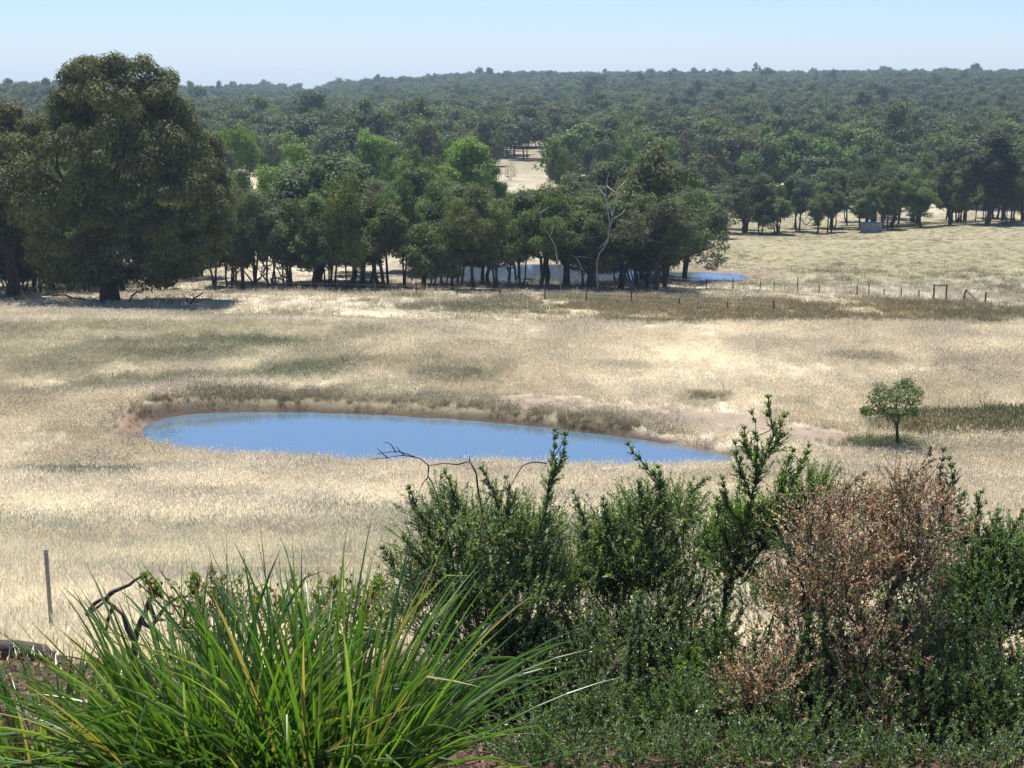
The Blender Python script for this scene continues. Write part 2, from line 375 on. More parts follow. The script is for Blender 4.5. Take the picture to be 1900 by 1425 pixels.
def water_mat(name, body, ior=1.75, wave=.006, sc=2.2):
    m, N, L = newmat(name)
    geo = N.new('ShaderNodeNewGeometry'); mp = N.new('ShaderNodeMapping'); mp.inputs['Scale'].default_value = (1, 1.6, 1)
    n = N.new('ShaderNodeTexNoise'); n.inputs['Scale'].default_value = sc; n.inputs['Detail'].default_value = 4
    bp = N.new('ShaderNodeBump'); bp.inputs['Strength'].default_value = .35; bp.inputs['Distance'].default_value = wave
    L.new(geo.outputs['Position'], mp.inputs[0]); L.new(mp.outputs[0], n.inputs[0]); L.new(n.outputs[0], bp.inputs['Height'])
    b = N.new('ShaderNodeBsdfPrincipled'); b.inputs['Base Color'].default_value = (*body, 1); b.inputs['Roughness'].default_value = .06; b.inputs['IOR'].default_value = ior
    L.new(bp.outputs[0], b.inputs['Normal']); o = N.new('ShaderNodeOutputMaterial'); L.new(b.outputs[0], o.inputs[0]); return m

M_GROUND = ground_mat(); M_GRASS = grass_mat()
M_BARK = noise_mat('dark_bark', (.030, .024, .02), (.085, .068, .055), 3, stretch=(3, 3, .6))
M_PALEBARK = noise_mat('pale_gum_bark', (.20, .18, .16), (.44, .42, .38), 2, stretch=(2, 2, .5))
M_TWIG = noise_mat('twig_bark', (.05, .035, .025), (.12, .09, .07), 30)
M_GREYTWIG = noise_mat('grey_dead_wood', (.16, .14, .13), (.34, .31, .29), 12)
M_LEAF = foliage_mat('gum_leaf', 'object')
M_FAR = foliage_mat('forest_leaf', 'random', ramp=[(.050, .066, .034), (.10, .122, .055), (.062, .066, .040), (.125, .155, .055), (.060, .082, .05), (.12, .11, .06), (.085, .11, .06)])

# ------------------------------------------------------------------ ground sheet
yr = np.concatenate([np.linspace(-40, 4, 12), np.linspace(5, 45, 80), np.linspace(45.35, 70, 88), np.linspace(70.8, 135, 90), np.geomspace(136, 3200, 150)])
u = np.linspace(-1, 1, 330); u = np.sign(u) * (np.abs(u) * .42 + .48 * np.abs(u) ** 5)
GX = u[None, :] * (yr[:, None] + np.where(yr < 20, 22 + (20 - yr) * .9, 22)[:, None]); GY = np.repeat(yr[:, None], len(u), 1)
GZ = terrain(GX, GY); nr, nc = GX.shape
gi = np.arange(nr * nc).reshape(nr, nc)
gf = np.stack([gi[:-1, :-1], gi[:-1, 1:], gi[1:, 1:], gi[1:, :-1]], -1).reshape(-1, 4)
ground = put('ground', mesh('ground', np.stack([GX, GY, GZ], -1).reshape(-1, 3), [gf], [M_GROUND], ground_colour(GX, GY).reshape(-1, 3), smooth=True))
tag(ground, 'pale dry paddock ground falling from the garden to the wood and rising to the far ridge', 'ground', kind='structure')

for nm, P, hw, mt, lb in (('pond_water', POND1, HW1, water_mat('dam_water', (.08, .13, .17), 2.7), 'still blue water of the near farm dam reflecting the sky'),
                      ('far_pond_water', POND2, HW2, water_mat('far_dam_water', (.06, .08, .11), 1.5), 'water of the farther dam glimpsed behind the tree trunks')):
    c = P.mean(0); Q = c + (P - c) * 1.0; d = unit(np.concatenate([P - c, np.zeros((len(P), 1))], 1))[:, :2]; Q = P + d * .5
    V = np.concatenate([[[*c, CZ - hw]], np.concatenate([Q, np.full((len(Q), 1), CZ - hw)], 1)])
    n = len(Q); i = np.arange(n); fc = np.stack([np.zeros(n, int), 1 + i, 1 + (i + 1) % n], 1)
    w = put(nm, mesh(nm, V, [fc], [mt])); tag(w, lb, 'water', kind='structure')

# ------------------------------------------------------------------ geometry-node scatter (stuff)
def scatter(name, P, rotz, tilt, scl, idx, sources, label, cat, gcol=None, scl3=None):
    me = bpy.data.meshes.new(name); me.vertices.add(len(P)); me.vertices.foreach_set('co', np.asarray(P, np.float32).ravel())
    def add(n, ty, v, key):
        a = me.attributes.new(n, ty, 'POINT'); a.data.foreach_set(key, np.ascontiguousarray(v).ravel())
    add('rot', 'FLOAT_VECTOR', np.stack([tilt[:, 0], tilt[:, 1], rotz], 1).astype(np.float32), 'vector')
    s3 = scl3 if scl3 is not None else np.repeat(scl[:, None], 3, 1)
    add('scl', 'FLOAT_VECTOR', s3.astype(np.float32), 'vector'); add('idx', 'INT', idx.astype(np.int32), 'value')
    if gcol is not None: add('gcol', 'FLOAT_COLOR', np.concatenate([gcol, np.ones((len(gcol), 1))], 1).astype(np.float32), 'color')
    o = put(name, me)
    g = bpy.data.node_groups.new(name + '_scatter', 'GeometryNodeTree'); N = g.nodes; L = g.links
    g.interface.new_socket('Geometry', in_out='INPUT', socket_type='NodeSocketGeometry'); g.interface.new_socket('Geometry', in_out='OUTPUT', socket_type='NodeSocketGeometry')
    gi_ = N.new('NodeGroupInput'); go = N.new('NodeGroupOutput')
    gg = N.new('GeometryNodeGeometryToInstance')
    for s in sources:
        oi = N.new('GeometryNodeObjectInfo'); oi.inputs['Object'].default_value = s; oi.inputs['As Instance'].default_value = True
        L.new(oi.outputs['Geometry'], gg.inputs[0])
    # Geometry to Instance would join; use Join instead so that each source is an instance of its own
    N.remove(gg); jn = N.new('GeometryNodeJoinGeometry')
    for nd in [n for n in N if n.bl_idname == 'GeometryNodeObjectInfo'][::-1]: L.new(nd.outputs['Geometry'], jn.inputs[0])
    ip = N.new('GeometryNodeInstanceOnPoints'); ip.inputs['Pick Instance'].default_value = True
    def na(n, dt):
        a = N.new('GeometryNodeInputNamedAttribute'); a.data_type = dt; a.inputs[0].default_value = n; return a.outputs['Attribute']
    L.new(gi_.outputs[0], ip.inputs['Points']); L.new(jn.outputs[0], ip.inputs['Instance'])
    L.new(na('idx', 'INT'), ip.inputs['Instance Index'])
    er = N.new('FunctionNodeEulerToRotation'); L.new(na('rot', 'FLOAT_VECTOR'), er.inputs[0]); L.new(er.outputs[0], ip.inputs['Rotation'])
    L.new(na('scl', 'FLOAT_VECTOR'), ip.inputs['Scale']); L.new(ip.outputs[0], go.inputs[0])
    md = o.modifiers.new('scatter', 'NODES'); md.node_group = g
    tag(o, label, cat, kind='stuff'); return o

def blade_mesh(name, n, rad, h, w, lean, seed, mat, segs=3, heads=0.0, tip=1.3, root=.8):
    r = np.random.default_rng(seed); a = r.uniform(0, 2 * np.pi, n); q = rad * np.sqrt(r.uniform(0, 1, n))
    B = np.stack([q * np.cos(a), q * np.sin(a), np.zeros(n) - .03], 1); d = a + r.normal(0, .9, n)
    ln = np.abs(r.normal(0, lean, n)); H = h * r.uniform(.55, 1.1, n); D = np.stack([np.cos(d), np.sin(d), np.zeros(n)], 1)
    sd = r.uniform(0, np.pi, n); Sv = np.stack([np.cos(sd), np.sin(sd), np.zeros(n)], 1); ww = w * r.uniform(.6, 1.2, n)
    V = []; c = []
    for k in range(segs + 1):
        t = k / segs; p = B + D * (ln * H * t ** 1.8)[:, None] + np.array([0, 0, 1.]) * (H * (t - .18 * t * t * np.minimum(ln, 1.5)))[:, None]
        wd = (ww * (1 - t * .85))[:, None]
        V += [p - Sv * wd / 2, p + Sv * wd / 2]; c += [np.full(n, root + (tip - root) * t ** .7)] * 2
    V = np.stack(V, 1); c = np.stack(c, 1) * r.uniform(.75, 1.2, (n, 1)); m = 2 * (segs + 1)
    f = np.concatenate([np.array([[2 * k, 2 * k + 1, 2 * k + 3, 2 * k + 2]]) for k in range(segs)])
    Fq = (f[None] + (np.arange(n) * m)[:, None, None]).reshape(-1, 4); Vv = V.reshape(-1, 3); cc = c.ravel()
    if heads > 0:
        k = int(n * heads); tipP = V[:k, -1]; p, fq = leaves(tipP - [0, 0, h * .14], np.stack([D[:k, 0] * .4, D[:k, 1] * .4, np.ones(k)], 1), rdir(k, r), np.full(k, h * .28), np.full(k, w * 2.6))
        Fq = np.concatenate([Fq, fq + len(Vv)]); Vv = np.concatenate([Vv, p]); cc = np.concatenate([cc, np.full(len(p), 1.25)])
    return mesh(name, Vv, [Fq], [mat], cc)
def loose(name, me): return bpy.data.objects.new(name, me)

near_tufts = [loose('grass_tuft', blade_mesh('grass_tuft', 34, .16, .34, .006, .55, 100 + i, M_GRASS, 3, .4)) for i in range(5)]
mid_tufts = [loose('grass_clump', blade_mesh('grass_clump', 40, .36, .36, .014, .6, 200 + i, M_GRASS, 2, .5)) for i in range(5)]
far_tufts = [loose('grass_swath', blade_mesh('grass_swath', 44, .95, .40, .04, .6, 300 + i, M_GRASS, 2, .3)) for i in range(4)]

def spread(n, y0, y1, um=.42, extra=3.0):
    """uniform over the visible wedge of ground"""
    Y = np.sqrt(rng.uniform(y0 ** 2, y1 ** 2, n)); X = rng.uniform(-1, 1, n) * (um * Y + extra); return X, Y
def grass_layer(name, n, y0, y1, src, base, label, scv=(.6, 1.25), fl=1.0, var=.13):
    X, Y = spread(n, y0, y1)
    s1 = poly_sd(X, Y, POND1); s2 = poly_sd(X, Y, POND2); n2 = fbm(X, Y, 2.2, 41, 3); n5 = fbm(X, Y, 5, 61, 3)
    tr = seg_d(X, Y, TRACK); rd = np.hypot(X - REDEND[0], (Y - REDEND[1]) / 1.9)
    bare = np.maximum.reduce([.93 * (1 - sstep(.5, 1.9, tr + .7 * n2)), .9 * (1 - sstep(.5, 1.25, rd + .3 * n2)), .95 * (1 - sstep(.5, 1.5, s1 + .5 * n2)) * (Y > 56.5), .5 * (1 - sstep(.5, 4, s2 + n2))])
    keep = (rng.uniform(0, 1, n) > bare) & (s1 > .10) & (s2 > .1) & (rng.uniform(0, 1, n) < .80 + .5 * n5)
    X, Y, bare, n5 = X[keep], Y[keep], bare[keep], n5[keep]
    P = np.stack([X, Y, terrain(X, Y) - .01], 1); n = len(X)
    c = ground_colour(X, Y); c = c + (STRAW - c) * rng.uniform(0, .35, (n, 1)) * (rng.uniform(0, 1, (n, 1)) < .5) * (1 - sstep(95, 130, Y))[:, None]; n9 = fbm(X, Y * .7, 1.1 + .02 * y1, 83, 3); c = c * (1 + .22 * n9)[:, None] * np.where(rng.uniform(0, 1, n) < .045, .6, 1)[:, None]
    c = c * rng.uniform(1 - var, 1 + var, (n, 1)) * fl * (1 + .36 * (1 - sstep(28, 42, Y)))[:, None]
    s = rng.uniform(*scv, n) * (1 + .35 * n5) * (1 - .4 * bare) * base * (1 - .55 * sstep(148, 185, Y))
    return scatter(name, P, rng.uniform(0, 6.28, n), rng.normal(0, .10, (n, 2)) + np.array([[0, .10]]), s, rng.integers(0, len(src), n), src, label, 'grass', np.clip(c, 0, .95))
grass_layer('near_dry_grass', 60000, 13.2, 34, near_tufts, 1.0, 'fine bleached dry grass just beyond the garden fence')
grass_layer('paddock_grass', 95000, 31, 104, mid_tufts, .95, 'straw coloured dry grass of the paddock round the near dam')
grass_layer('distant_grass', 42000, 98, 300, far_tufts, .9, 'pale dry grass of the flat and hillside by the wood', var=.1)

# rushes along dam edge and in the damp strips
def rush_layer(name, pts, cols, hs, label):
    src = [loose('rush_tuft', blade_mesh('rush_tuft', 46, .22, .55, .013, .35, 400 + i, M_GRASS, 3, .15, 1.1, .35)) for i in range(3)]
    P = np.array(pts); n = len(P)
    return scatter(name, P, rng.uniform(0, 6.28, n), rng.normal(0, .06, (n, 2)), np.array(hs), rng.integers(0, 3, n), src, label, 'rushes', np.array(cols))
pts = []; cols = []; hs = []
X, Y = spread(26000, 55, 70, .34, 0); s = poly_sd(X, Y, POND1); k = (s > .05) & (s < 1.5) & (Y > 57.5 - .0) ; X, Y, s = X[k], Y[k], s[k]
pr = fbm(X, Y, 2.0, 71, 3) + .35 * sstep(-8, 8, X); k = rng.uniform(0, 1, len(X)) < .10 + .75 * sstep(0, .6, pr); X, Y, s = X[k], Y[k], s[k]
for x, y, z in zip(X, Y, terrain(X, Y)):
    pts.append((x, y, z - .02)); cols.append(random.choice([OLIVE * .7, TAN * .6, OLIVE, RUSH * .7, TAN * .9])); hs.append(random.uniform(.35, .75))
rush_layer('dam_edge_rushes', pts, cols, hs, 'tufty olive rushes along the far bank of the near dam')
pts = []; cols = []; hs = []
for px, py, rx, ry, n, cc in [(1800, 792, 130, 13, 900, [OLIVE, RUSH, OLIVE * .8]), (1890, 785, 70, 15, 500, [OLIVE, GREEN]), (1730, 795, 50, 12, 220, [OLIVE * 1.3, RUSH * 1.2]), (1650, 826, 80, 10, 300, [GREEN * 1.3, OLIVE * 1.2]), (450, 640, 150, 12, 160, [OLIVE, GREEN * 1.2]), (560, 690, 100, 12, 200, [GREEN * 1.2, OLIVE]),
                              (1800, 693, 10, 3, 14, [OLIVE * .8]), (1740, 682, 12, 3, 10, [OLIVE]), (1600, 664, 60, 6, 90, [OLIVE, TAN]), (840, 700, 80, 12, 150, [OLIVE, TAN]), (180, 885, 90, 6, 200, [GREEN * 1.3, OLIVE * 1.3]), (1300, 738, 50, 6, 90, [OLIVE, TAN])]:
    cx, cy, ax, ay = ell(px, py, rx, ry); x = cx + rng.normal(0, ax * .55, n); y = cy + rng.normal(0, ay * .5, n); y = np.minimum(y, 99)
    ok = poly_sd(x, y, POND1) > .3
    for a, b, z in zip(x[ok], y[ok], terrain(x[ok], y[ok])): pts.append((a, b, z - .02)); cols.append(random.choice(cc) * random.uniform(.8, 1.3)); hs.append(random.uniform(.5, 1.15) * (1.25 if px > 1700 and py > 750 else .7))
rush_layer('paddock_rushes', pts, cols, hs, 'darker olive tussocks and rushes in damp patches of the paddock')
cx, cy = 0, 0; n = 15000; X, Y = spread(n, 104, 134, .42, 0); c = ground_colour(X, Y); k = (c[:, 0] < .33) & (rng.uniform(0, 1, n) < .55); X, Y, c = X[k], Y[k], c[k]
scatter('flat_rushes', np.stack([X, Y, terrain(X, Y) - .02], 1), rng.uniform(0, 6.28, len(X)), rng.normal(0, .06, (len(X), 2)), rng.uniform(.8, 1.5, len(X)), rng.integers(0, 3, len(X)),
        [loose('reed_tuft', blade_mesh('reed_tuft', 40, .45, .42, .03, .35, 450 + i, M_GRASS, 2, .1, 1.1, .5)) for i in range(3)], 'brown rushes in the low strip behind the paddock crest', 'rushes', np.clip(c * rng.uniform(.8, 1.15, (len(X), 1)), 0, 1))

# ------------------------------------------------------------------ trees
def crown_leaves(C, Rr, n_per, L, Wd, seed, droop=.6, tintr=(.7, 1.3), flat=.75, zlo=-.55):
    """leaf clumps at centres C with radii Rr"""
    r = np.random.default_rng(seed); k = len(C); idx = np.repeat(np.arange(k), n_per); n = len(idx)
    d = rdir(n, r); rad = r.uniform(.35, 1.0, n) ** .6
    o = d * rad[:, None] * Rr[idx][:, None]; o[:, 2] *= flat; o[:, 2] = np.where(o[:, 2] < zlo * Rr[idx], -o[:, 2] * .5, o[:, 2])
    P = C[idx] + o + rdir(n, r) * (.12 * Rr[idx])[:, None]
    D = unit(rdir(n, r) * .8 + d * .35 + np.array([0, 0, -droop])); Nn = unit(d + rdir(n, r) * .55 + np.array([0, 0, .45]))
    D = unit(D - .8 * (D * Nn).sum(1, keepdims=True) * Nn)
    V, Fq = leaves(P, D, Nn, L * r.uniform(.6, 1.4, n), Wd * r.uniform(.6, 1.4, n))
    ct = r.uniform(.85, 1.15, k); t = ct[idx] * r.uniform(*tintr, n)
    return V, Fq, np.repeat(t, 4)
def gum(name, seed, H=15., Wd=11., cb=.28, nmain=11, nsub=5, rc=1.5, n_per=95, L=.42, lw=.17, stems=1, lean=.3, droop=.6, flatness=.75, trunk_r=.36, dead=0, bark=None, top=1.0):
    r = np.random.default_rng(seed); z0 = H * cb; cz = z0 + (H - z0) * .48; az = (H - z0) * .52; ax = Wd / 2
    A = []
    for i in range(nmain):
        d = rdir(1, r)[0]; d[2] = d[2] * .9 + .15; q = r.uniform(.45, .86)
        A.append([d[0] * ax * q, d[1] * ax * q, cz + d[2] * az * q * top])
    A = np.array(A); A[:, 2] = np.clip(A[:, 2], z0 + rc * .3, H - rc * .7)
    C = np.concatenate([A + rdir(len(A), r) * rc * r.uniform(.7, 1.35, (len(A), 1)) for _ in range(nsub)] + [A])
    C[:, 2] = np.clip(C[:, 2], z0 * .9, H - rc * .5)
    Rr = rc * r.uniform(.55, 1.1, len(C))
    V, Fq, t = crown_leaves(C, Rr, n_per, L, lw, seed + 7, droop, flat=flatness)
    crown = mesh(name + '_crown', V, [Fq], [M_LEAF], t)
    parts = []
    for s_ in range(stems):
        a = r.uniform(0, 6.28); b = np.array([np.cos(a), np.sin(a), 0]) * (0 if stems == 1 else r.uniform(.3, .9)) ; bl = r.normal(0, lean, 2)
        hub = np.array([b[0] * 1.5 + bl[0], b[1] * 1.5 + bl[1], H * r.uniform(.24, .34)])
        mine = A if stems == 1 else A[np.argsort(np.linalg.norm((A - hub)[:, :2], axis=1))[:max(3, len(A) // stems + 1)]]
        tp = np.array([b * 1.0, b * 1.1 + (hub - b) * .35 + r.normal(0, .12, 3) * [1, 1, 0], hub]); tp[0, 2] = -.5
        rr = trunk_r * (1 if stems == 1 else .72)
        parts.append(curve_tube([tp[0], [tp[0][0], tp[0][1], .25], tp[1], tp[2]], [rr * 1.5, rr * 1.1, rr * .9, rr * .75], 7))
        P, par, cnt = skeleton(np.concatenate([mine, (mine + hub) / 2 + r.normal(0, .4, mine.shape)]), hub)
        parts.append(skel_mesh(P, par, cnt, rr * .75, 5, .5, .03, .07))
    V, Fq = merge(parts); trunk = mesh(name + '_trunk', V, [Fq], [bark or M_BARK], smooth=True)
    return trunk, crown, H, Wd
FAM = {}
FAM['dome'] = [gum('dome_gum', 10 + i, 14, 11.5, .15, 17, 6, 1.45, 150, L=.38, lw=.21, stems=2 + i % 2, droop=.5) for i in range(4)]
FAM['open'] = [gum('open_gum', 30 + i, 16, 12, .20, 14, 6, 1.4, 150, L=.38, lw=.21, stems=1 + i % 2, droop=.7) for i in range(4)]
FAM['tall'] = [gum('tall_gum', 50 + i, 17, 8, .15, 15, 6, 1.3, 140, L=.38, lw=.21, stems=1 + i % 2, droop=.6) for i in range(3)]
FAM['bushy'] = [gum('bushy_gum', 70 + i, 9, 8, .06, 12, 6, 1.15, 110, stems=3, L=.38, lw=.2, trunk_r=.2) for i in range(3)]
DKOL = (.070, .080, .036); OL = (.108, .130, .048); GRN = (.105, .150, .046); BRT = (.160, .240, .050); GREY = (.090, .106, .062); DK = (.050, .060, .034); BRN = (.105, .098, .050)

TREES = []
def tree(px, Y, top, wpx, fam, col, label, name='gum_tree', group=None, base=None, H=None, bark=None, var=None):
    b = at(px, Y); tr, cr, h0, w0 = FAM[fam][random.randrange(len(FAM[fam])) if var is None else var]
    if H is None: H = (CZ - float(drop(top, Y))) - b[2]
    H = max(H, 2.5); wm = wpx * Y * 1.02 / F
    o = empty(name, b, random.uniform(0, 6.28)); sx = wm / w0 * .98; o.scale = (sx, sx, H / h0 * 1.05)
    t = put('trunk', tr, o); c = put('crown', cr, o); j = np.random.default_rng(len(TREES)).uniform(.9, 1.1, 3)
    c.color = (col[0] * j[0], col[1] * j[1], col[2] * j[2], 1)
    tag(o, label, 'tree', group); TREES.append((px, Y, wpx)); return o

# the trees of the wood that can be told apart in the photograph
WOOD = 'gum trees of the wood behind the paddock'
HERO = [
 (25, 136, 186, 270, 'dome', BRN, 'olive brown tree at the left photo edge, behind the large dark tree'),
 (-60, 138, 260, 190, 'dome', DKOL, 'dark tree cut by the left photo edge below the olive brown crown'),
 (-45, 131, 330, 150, 'dome', DKOL, 'dark low crown right at the left photo edge, in front of the others'),
 (72, 142, 400, 110, 'bushy', DKOL, 'low dark bushy tree under the left side of the large dark tree'),
 (300, 146, 420, 120, 'bushy', DKOL, 'low dark bushy tree under the right side of the large dark tree'),
 (105, 168, 300, 150, 'bushy', GRN, 'dull green bushy tree standing behind the left side of the large dark tree'),
 (425, 150, 402, 105, 'bushy', OL, 'small rounded green tree just right of the large dark tree'),
 (372, 160, 380, 110, 'dome', DKOL, 'dark tree half hidden behind the right edge of the large dark tree'),
 (590, 155, 288, 225, 'dome', GREY, 'large grey-green dome shaped tree, second from the large dark tree'),
 (712, 146, 372, 160, 'dome', OL, 'olive rounded tree with many dark stems left of the far dam'),
 (668, 165, 330, 130, 'dome', GREY, 'grey-green tree behind the olive rounded tree'),
 (790, 168, 308, 150, 'open', OL, 'green tree rising behind the left end of the far dam'),
 (898, 150, 388, 170, 'dome', DKOL, 'dark spreading tree standing in front of the far dam'),
 (822, 148, 440, 80, 'bushy', GREY, 'low grey-green bushy tree at the left end of the far dam'),
 (1010, 150, 342, 170, 'dome', OL, 'broad tree below the distant pale clearing'),
 (960, 160, 360, 110, 'open', GRN, 'green tree with airy crown behind the dark spreading tree'),
 (1098, 154, 372, 120, 'dome', OL, 'olive tree just left of the white dead limbs'),
 (1185, 162, 262, 215, 'open', OL, 'tallest tree of the right part of the wood with a light green top'),
 (1130, 172, 300, 160, 'open', GREY, 'grey-green tree behind the white dead limbs'),
 (1235, 156, 400, 110, 'bushy', OL, 'low olive tree under the tallest right-hand tree'),
 (1275, 160, 318, 175, 'dome', GREY, 'broad spreading tree at the right end of the wood leaning over the far dam'),
 (1180, 152, 430, 90, 'bushy', DKOL, 'small dark tree beside the tall straight trunks at the far dam'),
 (850, 206, 262, 165, 'open', BRT, 'bright green tree left of the distant pale clearing'),
 (770, 214, 272, 110, 'open', GRN, 'mid green tree between two bright green trees'),
 (712, 222, 250, 125, 'open', BRT, 'brightest green tree in the middle of the left wood'),
 (632, 226, 265, 95, 'open', GREY, 'grey-green tree left of the brightest green tree'),
 (560, 200, 275, 160, 'dome', BRT, 'bright green domed crown above the large grey-green tree'),
 (452, 236, 240, 95, 'open', BRT, 'bright green tree close to the right side of the large dark tree'),
 (1040, 270, 262, 55, 'open', OL, 'small tree standing at the right edge of the distant clearing'),
 (1180, 215, 270, 110, 'open', GRN, 'green crown behind the tallest tree of the right wood'),
 (905, 212, 300, 70, 'open', GRN, 'narrow green tree beside the distant clearing'),
 (1385, 236, 325, 110, 'dome', DKOL, 'dark tree first in the right-hand row behind the grassy hill'),
 (1440, 232, 370, 75, 'bushy', OL, 'small leaning olive tree, second in the right-hand row'),
 (1478, 240, 328, 85, 'open', GREY, 'grey-green tree, third in the right-hand row'),
 (1545, 250, 318, 100, 'dome', OL, 'olive tree left of the grey water tank'),
 (1625, 246, 292, 125, 'dome', DKOL, 'dark rounded tree above the grey water tank'),
 (1700, 252, 288, 110, 'dome', OL, 'olive tree right of the grey water tank'),
 (1765, 250, 310, 100, 'dome', BRN, 'brownish green tree left of the tall dark tree'),
 (1832, 236, 238, 105, 'tall', DK, 'tall dark tree standing highest in the right-hand row'),
 (1905, 240, 275, 120, 'dome', DKOL, 'dark tree cut by the right photo edge'),
]
for px, Y, top, w, fam, col, lb in HERO: tree(px, Y, top, w, fam, col, lb, group=WOOD if px < 1350 else 'trees of the row behind the grassy hill')

def env_top(px):
    """photo row above which no filler crown may rise, for trees nearer than 330 m"""
    t = np.interp(px, [-100, 100, 380, 425, 435, 500, 520, 560, 640, 760, 900, 915, 930, 1050, 1065, 1120, 1200, 1260, 1340, 1360, 1500, 1580, 1700, 1790, 1900, 2000],
                  [200, 260, 330, 400, 352, 350, 318, 318, 318, 322, 325, 340, 352, 352, 320, 300, 275, 310, 350, 335, 330, 300, 300, 290, 285, 285])
    return float(t)
pool = [DKOL, OL, GREY, OL, GRN, GRN, OL, GREY]
FILL = []
def filler(n, pr, yr_, grp, label, fams, hr, wr):
    k = 0; tries = 0
    while k < n and tries < n * 30:
        tries += 1; px = random.uniform(*pr); Y = random.uniform(*yr_); b = at(px, Y)
        if poly_sd(np.array([b[0]]), np.array([b[1]]), POND2)[0] < 1.5: continue
        if any(abs(px - t[0]) < .22 * t[2] and abs(Y - t[1]) < 5 for t in TREES): continue
        H = random.uniform(*hr); top_ok = (CZ - float(drop(env_top(px), Y))) - b[2]; H = min(H, top_ok * random.uniform(.9, 1))
        if H < 3.5: continue
        w = min(random.uniform(*wr), H * .85)
        tree(px, Y, None, w * F / Y / 1.02, random.choice(fams), cl := random.choice(pool), label, group=grp, H=H); FILL.append((TREES[-1][0], cl, label, bpy.data.objects[COL.objects[-3].name])); k += 1
filler(34, (380, 1240), (142, 157), WOOD, 'gum tree with dark thin trunk at the front edge of the wood', ['dome', 'open', 'tall', 'bushy'], (6.5, 12), (5, 8.5))
filler(40, (370, 1330), (176, 232), WOOD, 'gum tree in the depth of the wood', ['dome', 'open', 'tall'], (9, 16), (7, 11))
filler(20, (-90, 400), (142, 215), WOOD, 'gum tree of the wood behind the large dark tree', ['dome', 'open'], (9, 15), (7, 11))
filler(9, (-90, 170), (141, 150), WOOD, 'gum tree of the wood behind the large dark tree', ['bushy'], (4.5, 7), (4, 7))
filler(42, (1345, 1960), (236, 285), 'trees of the row behind the grassy hill', 'slender dark gum of the row behind the grassy hill', ['dome', 'open', 'tall'], (6.5, 13), (4.5, 9))
filler(12, (380, 1340), (240, 300), WOOD, 'gum tree near the back of the wood', ['dome', 'open'], (9, 15), (8, 11))
filler(6, (1385, 1790), (231, 236), 'trees of the row behind the grassy hill', 'slender gum at the front of the row behind the grassy hill', ['tall'], (6, 9), (3.5, 5))

MARK = [(205, 'the large dark tree'), (425, 'the small rounded tree'), (590, 'the grey-green dome tree'), (712, 'the olive rounded tree'), (898, 'the dark spreading tree'), (985, 'the pale clearing'),
        (1120, 'the white dead gum'), (1280, 'the far dam shore'), (1440, 'the small leaning tree'), (1616, 'the grey water tank'), (1832, 'the tall dark tree')]
CN = {DKOL: 'dark olive', OL: 'olive green', GREY: 'grey-green', GRN: 'mid green', BRN: 'brownish green', DK: 'very dark'}
ORD = ['first', 'second', 'third', 'fourth', 'fifth', 'sixth', 'seventh', 'eighth', 'ninth']
buck = {}
for px, cl, lb, ob in FILL:
    m = min(MARK, key=lambda q: abs(q[0] - px)); buck.setdefault((lb, cl, m[1], 'left' if px < m[0] else 'right'), []).append((abs(px - m[0]), ob))
SHORT = {'gum tree with dark thin trunk at the front edge of the wood': 'front edge tree', 'gum tree in the depth of the wood': 'tree deep in the wood', 'gum tree of the wood behind the large dark tree': 'backing tree', 'slender dark gum of the row behind the grassy hill': 'row tree',
         'gum tree near the back of the wood': 'rearmost tree', 'slender gum at the front of the row behind the grassy hill': 'slim front tree'}
for (lb, cl, m, sd), L_ in buck.items():
    for i, (_, ob) in enumerate(sorted(L_, key=lambda q: q[0])):
        ob['label'] = f"{CN[cl]} {SHORT[lb]}, {ORD[i] + ' ' if len(L_) > 1 else ''}to the {sd} of {m}"

# slender dark trunks between: understorey poles
def bare_tree(name, nodes, base, r0, mat, label, cat, k=6, rmin=.02, wob=.06, extra=None, group=None):
    P, par, cnt = skeleton(nodes, base, .4); parts = [skel_mesh(P - base, par, cnt, r0, k, .5, rmin, wob)]
    V, Fq = merge(parts); o = empty(name, base); put('branch', mesh(name, V, [Fq], [mat], smooth=True), o); tag(o, label, cat, group); return o
def limb_path(pl, Y, jit=0): return [world(px, py, Y + random.uniform(-jit, jit)) for px, py in pl]
def limbs(name, paths, Y, r0, mat, label, cat, jit=.5, taper=.3, group=None, part='branch', k=6, base=None):
    base = np.array(world(*paths[0][0][:2], Y)) if base is None else base; o = empty(name, base)
    for i, (pl) in enumerate(paths):
        pts_ = [world(p[0], p[1], Y + (p[2] if len(p) > 2 else random.uniform(-jit, jit))) - base for p in pl]
        pts2 = []
        for a, b in zip(pts_[:-1], pts_[1:]):
            for t in (0, .5): pts2.append(a * (1 - t) + b * t + rng.normal(0, .03 * np.linalg.norm(b - a), 3) * (t > 0))
        pts2.append(pts_[-1]); n = len(pts2); rr = r0 * (1 if i == 0 else .6) * np.linspace(1, taper, n)
        V, Fq = curve_tube(pts2, rr, k); put(part if i else ('trunk' if part == 'branch' else part), mesh(name, V, [Fq], [mat], smooth=True), o)
    tag(o, label, cat, group); return o
limbs('dead_gum', [[(1108, 545), (1108, 500), (1112, 470), (1128, 445), (1134, 415), (1137, 398)], [(1134, 415), (1140, 405), (1152, 398), (1160, 388)], [(1136, 400), (1133, 385), (1126, 378)], [(1137, 398), (1148, 360)],
                   [(1132, 420), (1128, 392), (1124, 365), (1126, 338), (1130, 318)], [(1124, 365), (1112, 350), (1100, 338)], [(1126, 345), (1142, 358), (1155, 342), (1162, 335)], [(1128, 445), (1110, 462), (1090, 478), (1072, 476)]],
      141.0, .14, M_PALEBARK, 'bare white limbed dead gum standing in front of the right wood', 'dead tree')
